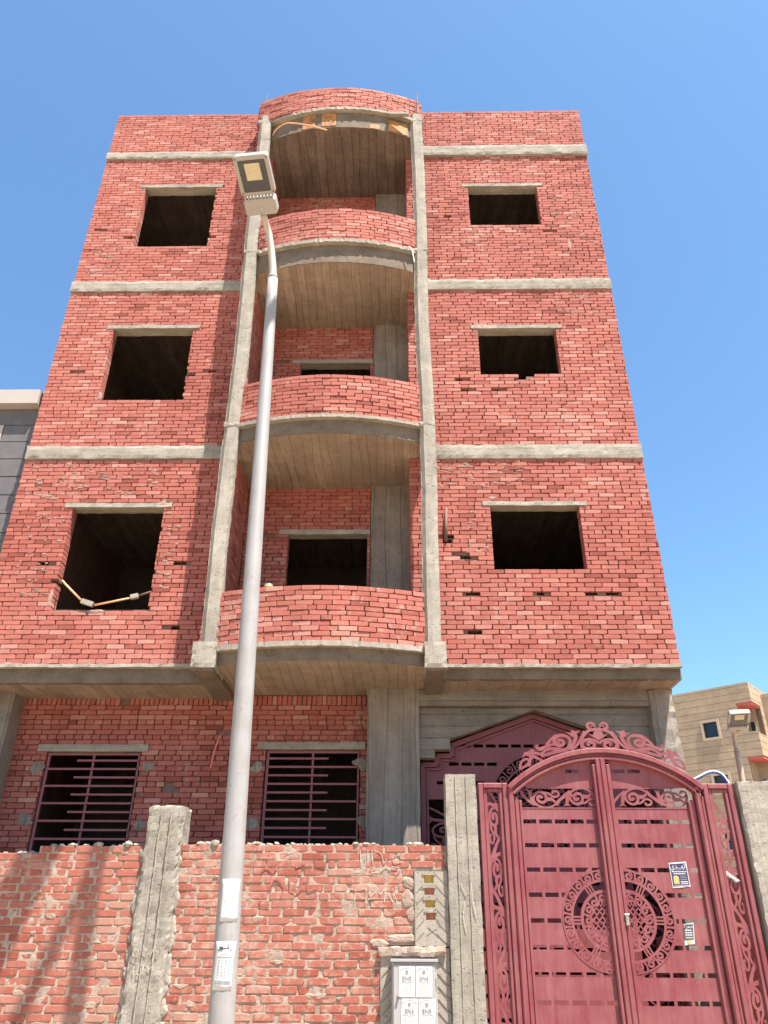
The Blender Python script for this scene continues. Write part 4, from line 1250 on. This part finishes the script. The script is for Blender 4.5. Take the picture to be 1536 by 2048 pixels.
def ks(x, y, z): return (x*KS, -8.7+(y+8.7)*KS, 1.6+(z-1.6)*KS)
LP = street_lamp(PX0, PYY, PZT, PLEAN, PR0, PR1,
            [ks(-1.18, -3.37, 7.16), ks(-1.21, -3.385, 7.40), ks(-1.245, -3.42, 7.60), ks(-1.275, -3.48, 7.69), ks(-1.295, -3.56, 7.735)],
            ks(-1.30, -3.685, 7.765), (-.10, -1.0, .24), .33*KS, .375*KS,
            'tall pale lamp post in front of the house with square floodlight head', ('pole', 'pole_bare'))
street_lamp(5.45, 4.3, 4.25, .10, .06, .045,
            [(5.545, 4.3, 4.40), (5.545, 4.26, 4.50), (5.57, 4.2, 4.57)],
            (5.56, 4.08, 4.60), (-.22, -1.0, .42), .33, .30,
            'short brownish lamp post behind the gate against the beige house', ('pole_bare', 'pole_bare'))
# papers pasted on the post
def pole_paper(name, z0, z1, a0, a1, label, mat, lean=0.0, tag_txt=None, flare=.004):
    mb = MB(); n = 10; m = 8; vs = []; fs = []
    for j in range(m+1):
        z = z0+(z1-z0)*j/m
        cx = PX0+PLEAN*z/PZT; r = PR0+(PR1-PR0)*z/PZT
        for i in range(n+1):
            a = a0+(a1-a0)*i/n+lean*(j/m-.5)
            rr = r+.0025+(flare*max(0, (i/n-.8))*5 if j > m-3 else 0)+.0012*math.sin(i*1.3+j)
            vs.append((cx+rr*math.sin(a), PYY-rr*math.cos(a), z))
    for j in range(m):
        for i in range(n):
            fs.append((j*(n+1)+i, j*(n+1)+i+1, (j+1)*(n+1)+i+1, (j+1)*(n+1)+i))
    ob = mb.add(vs, fs).build(name, mat, smooth=True)
    so = ob.modifiers.new('thickness', 'SOLIDIFY'); so.thickness = .0008; so.offset = -1
    return tag(ob, label, 'flyer')
def pole_line(z0, z1, a0, a1, parent, mat, name='printed_line'):
    mb = MB(); n = 6; vs = []; fs = []
    for z in (z0, z1):
        cx = PX0+PLEAN*z/PZT; r = PR0+(PR1-PR0)*z/PZT
        for i in range(n+1):
            a = a0+(a1-a0)*i/n; vs.append((cx+(r+.0046)*math.sin(a), PYY-(r+.0046)*math.cos(a), z))
    for i in range(n): fs.append((i, i+1, n+2+i, n+1+i))
    mb.add(vs, fs).build(name, mat, parent)
p1 = pole_paper('paper_sheet', 1.66, 1.915, -.55, .95, 'blank white sheet pasted high on the lamp post', 'paper')
for k in range(3): pole_line(1.74+.02*k, 1.742+.02*k+.01, .0-.1*k, .12, p1, 'paper_old')
p2 = pole_paper('flyer', 1.27, 1.545, -.75, .82, 'white flyer with dark heading and text low on the lamp post', 'paper', lean=.12, flare=.010)
pole_line(1.495, 1.515, -.35, -.05, p2, 'ink', 'heading'); pole_line(1.502, 1.507, -.1, .45, p2, 'ink', 'heading'); pole_line(1.507, 1.53, .28, .36, p2, 'ink', 'heading'); pole_line(1.488, 1.503, .52, .6, p2, 'ink', 'heading'); pole_line(1.489, 1.497, -.5, -.38, p2, 'ink', 'heading')
pole_line(1.469, 1.472, -.3, .4, p2, 'ink_grey'); pole_line(1.452, 1.457, -.5, .68, p2, 'ink_grey')
for k in range(6):
    z = 1.432-.0165*k
    for a in (-.35, -.1, .15): pole_line(z, z+.006, a, a+rnd.uniform(.06, .14), p2, 'ink_grey')
pole_line(1.36, 1.44, .42, .66, p2, 'ink_blue', 'printed_picture')
pole_line(1.305, 1.311, -.62, .66, p2, 'ink_grey'); pole_line(1.316, 1.322, -.62, .66, p2, 'ink_grey')

# ================================================================== METER BOX WITH NOTICES
X0, X1, MY = -.052, .314, WY-.135
Mb = thing('meter_box', 'white metal electricity meter box set in the wall beside the gate pillar', 'meter box', (.13, MY, .2))
MB().box(X0, X1, MY+.012, WY+.02, .35, 1.392, .006).build('cabinet', 'box_white', Mb)
dd = MB().box(X0+.012, X1-.012, MY, MY+.011, .37, 1.375, .004).build('door', 'box_white', Mb)
for z in (1.25, .9, .55): MB().tube([(X1-.004, MY+.002, z-.03), (X1-.004, MY+.002, z+.03)], .007, 8).build('hinge', 'metal', dd)
MB().tube([(X0+.05, MY-.022, 1.147), (X0+.05, MY, 1.147)], .011, 10).build('lock', 'rust', dd)
MB().box(X0-.01, X1+.012, MY-.012, WY+.02, 1.394, 1.412).build('rain_lip', 'box_white', Mb)
names = ('upper left', 'upper right', 'lower left', 'lower right')
k = 0
for row in range(2):
    for col in range(2):
        xa = .004+col*.139+row*.018; zb = 1.362-row*.222
        h = .213 if row == 0 else .235
        pm = MB(); n = 4; vs = []; fs = []
        for j in range(5):
            for i in range(5):
                vs.append((xa+.132*i/4+.012*(j/4-.5)*(-1)*(1 if row else .4), MY-.003-.002*abs(math.sin(i*1.1+j*.9+k)), zb-h*j/4))
        for j in range(4):
            for i in range(4): fs.append((j*5+i, (j+1)*5+i, (j+1)*5+i+1, j*5+i+1))
        pm.add(vs, fs)
        po = pm.build('paper_notice', 'paper')
        so = po.modifiers.new('thickness', 'SOLIDIFY'); so.thickness = .0006; so.offset = 0
        tag(po, 'white paper notice reading ENS, %s of the four on the meter box' % names[k], 'notice', 'notices on the meter box')
        cxp = xa+.066
        yy = MY-.0068
        text_mesh('ENS', .042, (cxp, yy, zb-.098), 'ink_grey', 'printed_heading', po, sx=1.05)
        em = MB(); em.prism_xz([(cxp-.011, zb-.028), (cxp+.011, zb-.028), (cxp+.011, zb-.046), (cxp, zb-.056), (cxp-.011, zb-.046)], yy-.0003, yy+.0003); em.build('emblem', 'ink_grey', po)
        MB().box(cxp-.05, cxp+.05, yy-.0002, yy+.0003, zb-.112, zb-.109).build('printed_line', 'ink_grey', po)
        for j in range(5):
            MB().box(cxp-.052, cxp+.05-rnd.uniform(0, .02), yy-.0002, yy+.0003, zb-.128-j*.014, zb-.1265-j*.014).build('printed_line', 'ink_grey', po)
        q = [(cxp-.06+.12*i/8, zb-.035+.026*math.sin(math.pi*i/8)) for i in range(9)]
        rb = MB(); rb.ribbon(q, [.0012]*9, yy, .0005); rb.build('printed_arc', 'ink_grey', po)
        k += 1

# ================================================================== POSTERS ON THE GATE
def poster(name, x0, x1, z0, z1, y, skew, label, cat):
    mb = MB(); vs = []; fs = []
    for j in range(5):
        for i in range(5):
            vs.append((x0+(x1-x0)*i/4+skew*(1-j/4), y-.0025-.0012*math.sin(i*2.1+j), z1+(z0-z1)*j/4+.012*(i/4-.5)))
    for j in range(4):
        for i in range(4): fs.append((j*5+i, (j+1)*5+i, (j+1)*5+i+1, j*5+i+1))
    ob = mb.add(vs, fs).build(name, 'paper')
    so = ob.modifiers.new('thickness', 'SOLIDIFY'); so.thickness = .0006; so.offset = 0
    return tag(ob, label, cat)
PY = GY-.004
po = poster('poster', 2.374, 2.528, 1.957, 2.156, PY, -.004, 'navy and white poster with Arabic heading stuck on the right gate leaf', 'poster')
MB().prism_xz([(2.381, 1.966), (2.521, 1.975), (2.517, 2.148), (2.377, 2.140)], PY-.0052, PY-.0045).build('printed_background', 'navy', po)
ty = PY-.0062
text_mesh('\ufef1\ufeaa\u0640\u0640\ufeec\ufedf\ufe8d', .052, (2.447, ty, 2.106), 'paper', 'arabic_heading', po, sx=1.0)
MB().box(2.395, 2.503, ty, ty+.0005, 2.094, 2.096).build('printed_line', 'paper', po)
for z, w in ((2.080, .062), (2.064, .050)):
    x = 2.449-w
    while x < 2.449+w:
        l = rnd.uniform(.012, .026); MB().box(x, min(x+l, 2.449+w), ty, ty+.0005, z-.0038, z+.0038).build('printed_word', 'paper', po); x += l+.004
MB().box(2.392, 2.438, ty, ty+.0005, 1.985, 2.042).build('printed_picture', 'gold_print', po)
MB().prism_xz([(2.398, 2.042), (2.432, 2.042), (2.424, 2.050), (2.406, 2.050)], ty, ty+.0005).build('printed_picture', 'gold_print', po)
for z in (2.045, 2.031, 2.018): MB().box(2.452, 2.508, ty, ty+.0005, z, z+.0018).build('printed_line', 'paper', po)
for z in (1.999, 1.986): MB().box(2.45, 2.512, ty, ty+.0005, z, z+.0065).build('printed_band', 'paper', po)
MB().box(2.39, 2.512, ty, ty+.0005, 1.973, 1.976).build('printed_line', 'paper', po)
po = poster('sticker', 2.398, 2.484, 1.526, 1.683, PY, .018, 'small narrow black sticker with white Arabic words below the poster', 'sticker')
MB().prism_xz([(2.404, 1.560), (2.480, 1.564), (2.494, 1.678), (2.416, 1.674)], PY-.0052, PY-.0045).build('printed_background', 'ink', po)
text_mesh('\ufe93\ufeb0\ufee4\ufea3', .040, (2.452, ty, 1.648), 'paper', 'arabic_heading', po)
for z, w in ((1.632, .028), (1.614, .030), (1.597, .030)):
    x = 2.447-w
    while x < 2.447+w:
        l = rnd.uniform(.010, .02); MB().box(x, min(x+l, 2.447+w), ty, ty+.0005, z-.0042, z+.0042).build('printed_word', 'paper', po); x += l+.003
for i in range(10): MB().box(2.416+i*.0058, 2.4195+i*.0058, ty, ty+.0005, 1.572, 1.582).build('printed_digit', 'paper', po)
MB().box(2.425, 2.452, ty+.0006, ty+.001, 1.532, 1.556).build('printed_picture', 'gold_print', po)

# ================================================================== SMALL LOOSE THINGS
def cable(name, pts, r, mat, label, cat, k=6, n=8):
    o = MB().tube(catmull(pts, k), r, n).build(name, mat, smooth=True); return tag(o, label, cat)
w = thing('electrical_conduit', 'bent orange conduit with junction boxes hanging across the lowest left window', 'conduit', (-3.6, .02, 5.05))
MB().tube([(-4.16, .03, 5.42), (-4.10, -.005, 5.36), (-3.86, -.01, 5.145)], .0125, 8).build('pipe', 'conduit', w, smooth=True)
MB().tube([(-3.68, -.01, 5.075), (-3.26, -.005, 5.17)], .0125, 8).build('pipe', 'conduit', w, smooth=True)
MB().tube([(-3.16, 0, 5.205), (-3.02, .03, 5.27), (-2.99, .06, 5.29)], .014, 8).build('pipe', 'rust', w, smooth=True)
MB().obox((-3.77, -.01, 5.105), (.075, 0, -.024), (0, .025, 0), (.009, 0, .028)).build('junction_box', 'concrete', w)
MB().obox((-3.21, -.005, 5.19), (.045, 0, .011), (0, .025, 0), (-.006, 0, .026)).build('junction_box', 'concrete', w)
cable('conduit_pipe', [(-2.10, -.30, 13.42), (-2.03, -.45, 13.43), (-1.86, -.56, 13.46), (-1.68, -.58, 13.44), (-1.4, -.62, 13.31), (-1.13, -.66, 13.14)], .013, 'conduit', 'pale orange conduit poking out under the topmost curved slab', 'conduit')
cable('cable_end', [(-2.10, .80, 3.72), (-2.13, .70, 3.69), (-2.16, .67, 3.58), (-2.19, .67, 3.43), (-2.21, .69, 3.30)], .010, 'cable_orange', 'short orange cable dangling from the ground floor brick wall', 'cable')
cable('drain_pipe_stub', [(.12, -.47, 10.60), (.19, -.52, 10.59), (.235, -.525, 10.52), (.255, -.52, 10.40), (.27, -.51, 10.28)], .008, 'white_pipe', 'thin white bent pipe at the right end of the third balcony', 'pipe')
o = MB().tube([(.617, -.005, 5.93), (.622, -.02, 6.15), (.64, -.03, 6.40)], [.022, .024, .012], 8).build('iron_spike', 'rust', smooth=True)
tag(o, 'dark iron rod standing in a wall hole right of the balcony', 'rod')
w = thing('paint_bucket', 'small yellow and teal container standing in the lowest balcony', 'bucket', (-1.5, -.4, 5.07))
MB().box(-1.62, -1.38, -.50, -.36, 5.04, 5.083).build('board', 'concrete', w)
MB().tube([(-1.50, -.42, 5.085), (-1.50, -.42, 5.165)], [.045, .05], 14).build('container', 'teal', w, smooth=True)
MB().tube([(-1.50, -.42, 5.11), (-1.50, -.42, 5.145)], [.0475, .0505], 14).build('label_band', 'yellow', w, smooth=True)
w = thing('water_hose', 'blue and white hose arching from the gate to the right pillar', 'hose', (2.9, -1.0, 2.85))
hp = [(2.45, -1.02, 2.86), (2.62, -1.02, 2.865), (2.80, -1.03, 2.885), (2.94, -1.04, 2.945), (3.02, -1.05, 2.955), (3.08, -1.06, 2.92), (3.12, -1.07, 2.84)]
MB().tube(catmull(hp, 6), .014, 10).build('hose', 'hose_blue', w, smooth=True)
MB().tube(catmull([(x, y-.008, z+.0085) for x, y, z in hp], 6), .0085, 8).build('stripe', 'hose_white', w, smooth=True)
o = MB()
for i_ in range(5): o.smear(2.845+.022*i_, 2.075-.016*i_, .032, .016, GY-.010-.001*i_, i_, .012)
tag(o.build('plastic_rag', 'paper', smooth=True), 'crumpled white plastic rag caught in the right side panel of the gate', 'rag')
# unseen cable added above the view to cast a slanting wall shadow
s0 = Vector((-2.60, WY, 2.26)); s1 = Vector((-3.12, WY, .9))
cable('shadow_cable', [tuple(s0+(s0-s1)*.8+sd*9.6), tuple((s0+s1)/2+sd*10.2), tuple(s1+(s1-s0)*.3+sd*11.6)], .062, 'black', 'thick black unseen cable added to cast the slanting shadow on the boundary wall', 'cable', 10)

# ================================================================== GREY NEIGHBOUR ON THE LEFT
N = thing('grey_house', 'dark grey stone clad house with cream cornice at the left edge', 'building', (-8.5, 4, 0))
NX1 = -5.10
MB().box(-14, NX1-.01, .22, 9, 0, 8.165).build('wall', 'stone_joint', N)
MB().box(-14.1, -5.10, .05, 9.1, 8.17, 8.40).build('cornice', 'cream', N)
MB().box(-14.05, -5.13, .07, 9.05, 8.401, 8.425).build('coping', 'cream', N)
z = 8.16; rows = 0
while z > .4:
    h = .27 if rows == 0 else .286
    x = NX1; q = 0
    while x > -9.5:
        wd = (.46 if rows % 2 else .9) if q == 0 else .92
        if rows == 1 and q == 1:
            MB().box(x-wd+.006, x-.006, .185, .23, z-h+.006, z-.006).build('light_panel', 'cream', N)
        else:
            MB().box(x-wd+.006, x-.006, .19+rnd.uniform(-.004, .004), .23, z-h+.006, z-.006, .005).build('stone_panel', 'stone_grey', N)
        x -= wd; q += 1
    z -= h; rows += 1
MB().rough(NX1-.012, XL+.005, .16, .30, 0, 8.15, .08, .012, 3, freq=7, edge=.02).build('gap_filler', 'plaster', N)

# ================================================================== BEIGE HOUSE ON THE RIGHT
K = 2.4
P1 = Vector((7.07*K, -8.7+19.71*K, 0)); dv_ = Vector((.765, -.644, 0)).normalized(); nv = Vector((.644, .765, 0)).normalized()
HZ = 1.6+5.4*K
def zk(z): return 1.6+(z-1.6)*K
Hs = thing('beige_house', 'beige stone clad house with red balcony undersides behind the gate', 'building', tuple(P1+dv_*2+nv*4))
def hpt(s, n, z): return tuple(P1+dv_*s+nv*n+Vector((0, 0, z)))
def hbox(name, s0, s1, n0, n1, z0, z1, mat, parent=None):
    mb = MB(); c = Vector(hpt((s0+s1)/2, (n0+n1)/2, (z0+z1)/2))
    mb.obox(c, dv_*((s1-s0)/2), nv*((n1-n0)/2), Vector((0, 0, (z1-z0)/2)))
    return mb.build(name, mat, parent or Hs)
SE = 1.86*K; SO = 1.50*K
win = [(.62*K, .96*K, zk(5.81), zk(6.18)), (.64*K, .98*K, zk(4.56), zk(4.93)), (.63*K, .97*K, zk(3.3), zk(3.67))]
log = [(SO, SE, zk(5.80), zk(6.53)), (SO, SE, zk(4.45), zk(5.26)), (SO, SE, zk(3.1), zk(3.9))]
def hwall(s0, s1, n0, n1, ops, axis):
    zs = sorted({0.0, HZ, *[v for o_ in ops for v in o_[2:]]}); ss = sorted({s0, s1, *[v for o_ in ops for v in o_[:2] if s0 < v < s1]})
    mb = MB()
    for a, b in zip(ss[:-1], ss[1:]):
        for c, d in zip(zs[:-1], zs[1:]):
            if any(o_[0] < (a+b)/2 < o_[1] and o_[2] < (c+d)/2 < o_[3] for o_ in ops): continue
            if axis == 's': cc = Vector(hpt((a+b)/2, (n0+n1)/2, (c+d)/2)); mb.obox(cc, dv_*((b-a)/2), nv*((n1-n0)/2), (0, 0, (d-c)/2))
            else: cc = Vector(hpt((n0+n1)/2, (a+b)/2, (c+d)/2)); mb.obox(cc, dv_*((n1-n0)/2), nv*((b-a)/2), (0, 0, (d-c)/2))
    return mb.build('wall', 'beige_joint', Hs)
hwall(-9, SE-.02, .02, .30, win+log, 's')
sideops = [(.02, 1.5, o_[2], o_[3]) for o_ in log]
hwall(.3, 9, SE-.30, SE-.02, [(.2, 1.5, o_[2], o_[3]) for o_ in log], 'n')
def courses(s0, s1, ops, fn):
    z = 0.0; k = 0; step = .40
    while z < HZ-.05:
        z1 = min(z+step, HZ)
        segs = [(s0, s1)]
        cuts = sorted({z, z1, *[v for o_ in ops for v in o_[2:] if z+.02 < v < z1-.02]})
        for za, zb in zip(cuts[:-1], cuts[1:]):
            zc = (za+zb)/2; seg = [(s0, s1)]
            for o_ in ops:
                if o_[2] < zc < o_[3]:
                    ns = []
                    for a, b in seg:
                        if o_[1] <= a or o_[0] >= b: ns.append((a, b)); continue
                        if o_[0] > a: ns.append((a, o_[0]))
                        if o_[1] < b: ns.append((o_[1], b))
                    seg = ns
            for a, b in seg:
                if b-a > .03: fn(a, b, za+(.012 if za == z else 0), zb-(.012 if zb == z1 else 0))
        z = z1; k += 1
courses(-1.2, SE, win+log, lambda a, b, c, d: hbox('cladding_course', a, b, -.01, .019, c, d, 'beige'))
courses(.0, 9, sideops, lambda a, b, c, d: hbox('cladding_course', SE-.019, SE+.01, a+.02, b, c, d, 'beige'))
for (a, b, c, d) in win:
    f = MB()
    for q in ((a-.13, b+.13, d, d+.13), (a-.13, b+.13, c-.13, c), (a-.13, a, c, d), (b, b+.13, c, d)):
        f.obox(hpt((q[0]+q[1])/2, -.03, (q[2]+q[3])/2), dv_*((q[1]-q[0])/2), nv*.06, (0, 0, (q[3]-q[2])/2))
    wf = f.build('window_frame', 'frame_white', Hs)
    hbox('pane', a, b, .14, .16, c, d, 'glass_dark', wf)
for (a, b, c, d) in log:
    hbox('balcony_ceiling', SO-.02, SE-.03, .03, 1.6, d-.12, d-.002, 'red_render')
    hbox('balcony_floor', SO-.02, SE-.03, .03, 1.6, c-.2, c+.002, 'beige')
    hbox('balcony_back_wall', SO-.1, SE-.03, 1.5, 1.6, c, d-.12, 'beige')
    hbox('balcony_side_wall', SO-.12, SO-.02, .3, 1.6, c, d-.12, 'beige')
    wd_ = hbox('balcony_window', SO+.1, SO+.42, 1.46, 1.499, c+.1, c+.95, 'frame_white')
    hbox('pane', SO+.15, SO+.37, 1.44, 1.459, c+.15, c+.9, 'glass_dark', wd_)
    hbox('railing', SO, SE, .0, .05, c+.03, c+.07, 'metal')
hbox('roof', -9, SE-.02, .02, 9, HZ-.3, HZ-.02, 'beige')
hbox('rear_block', SE-.03, SE+7, 2.0, 9, 0, HZ-.35, 'beige')

# far plain walls of the street behind the camera are not in view; the ground sheet runs to the horizon
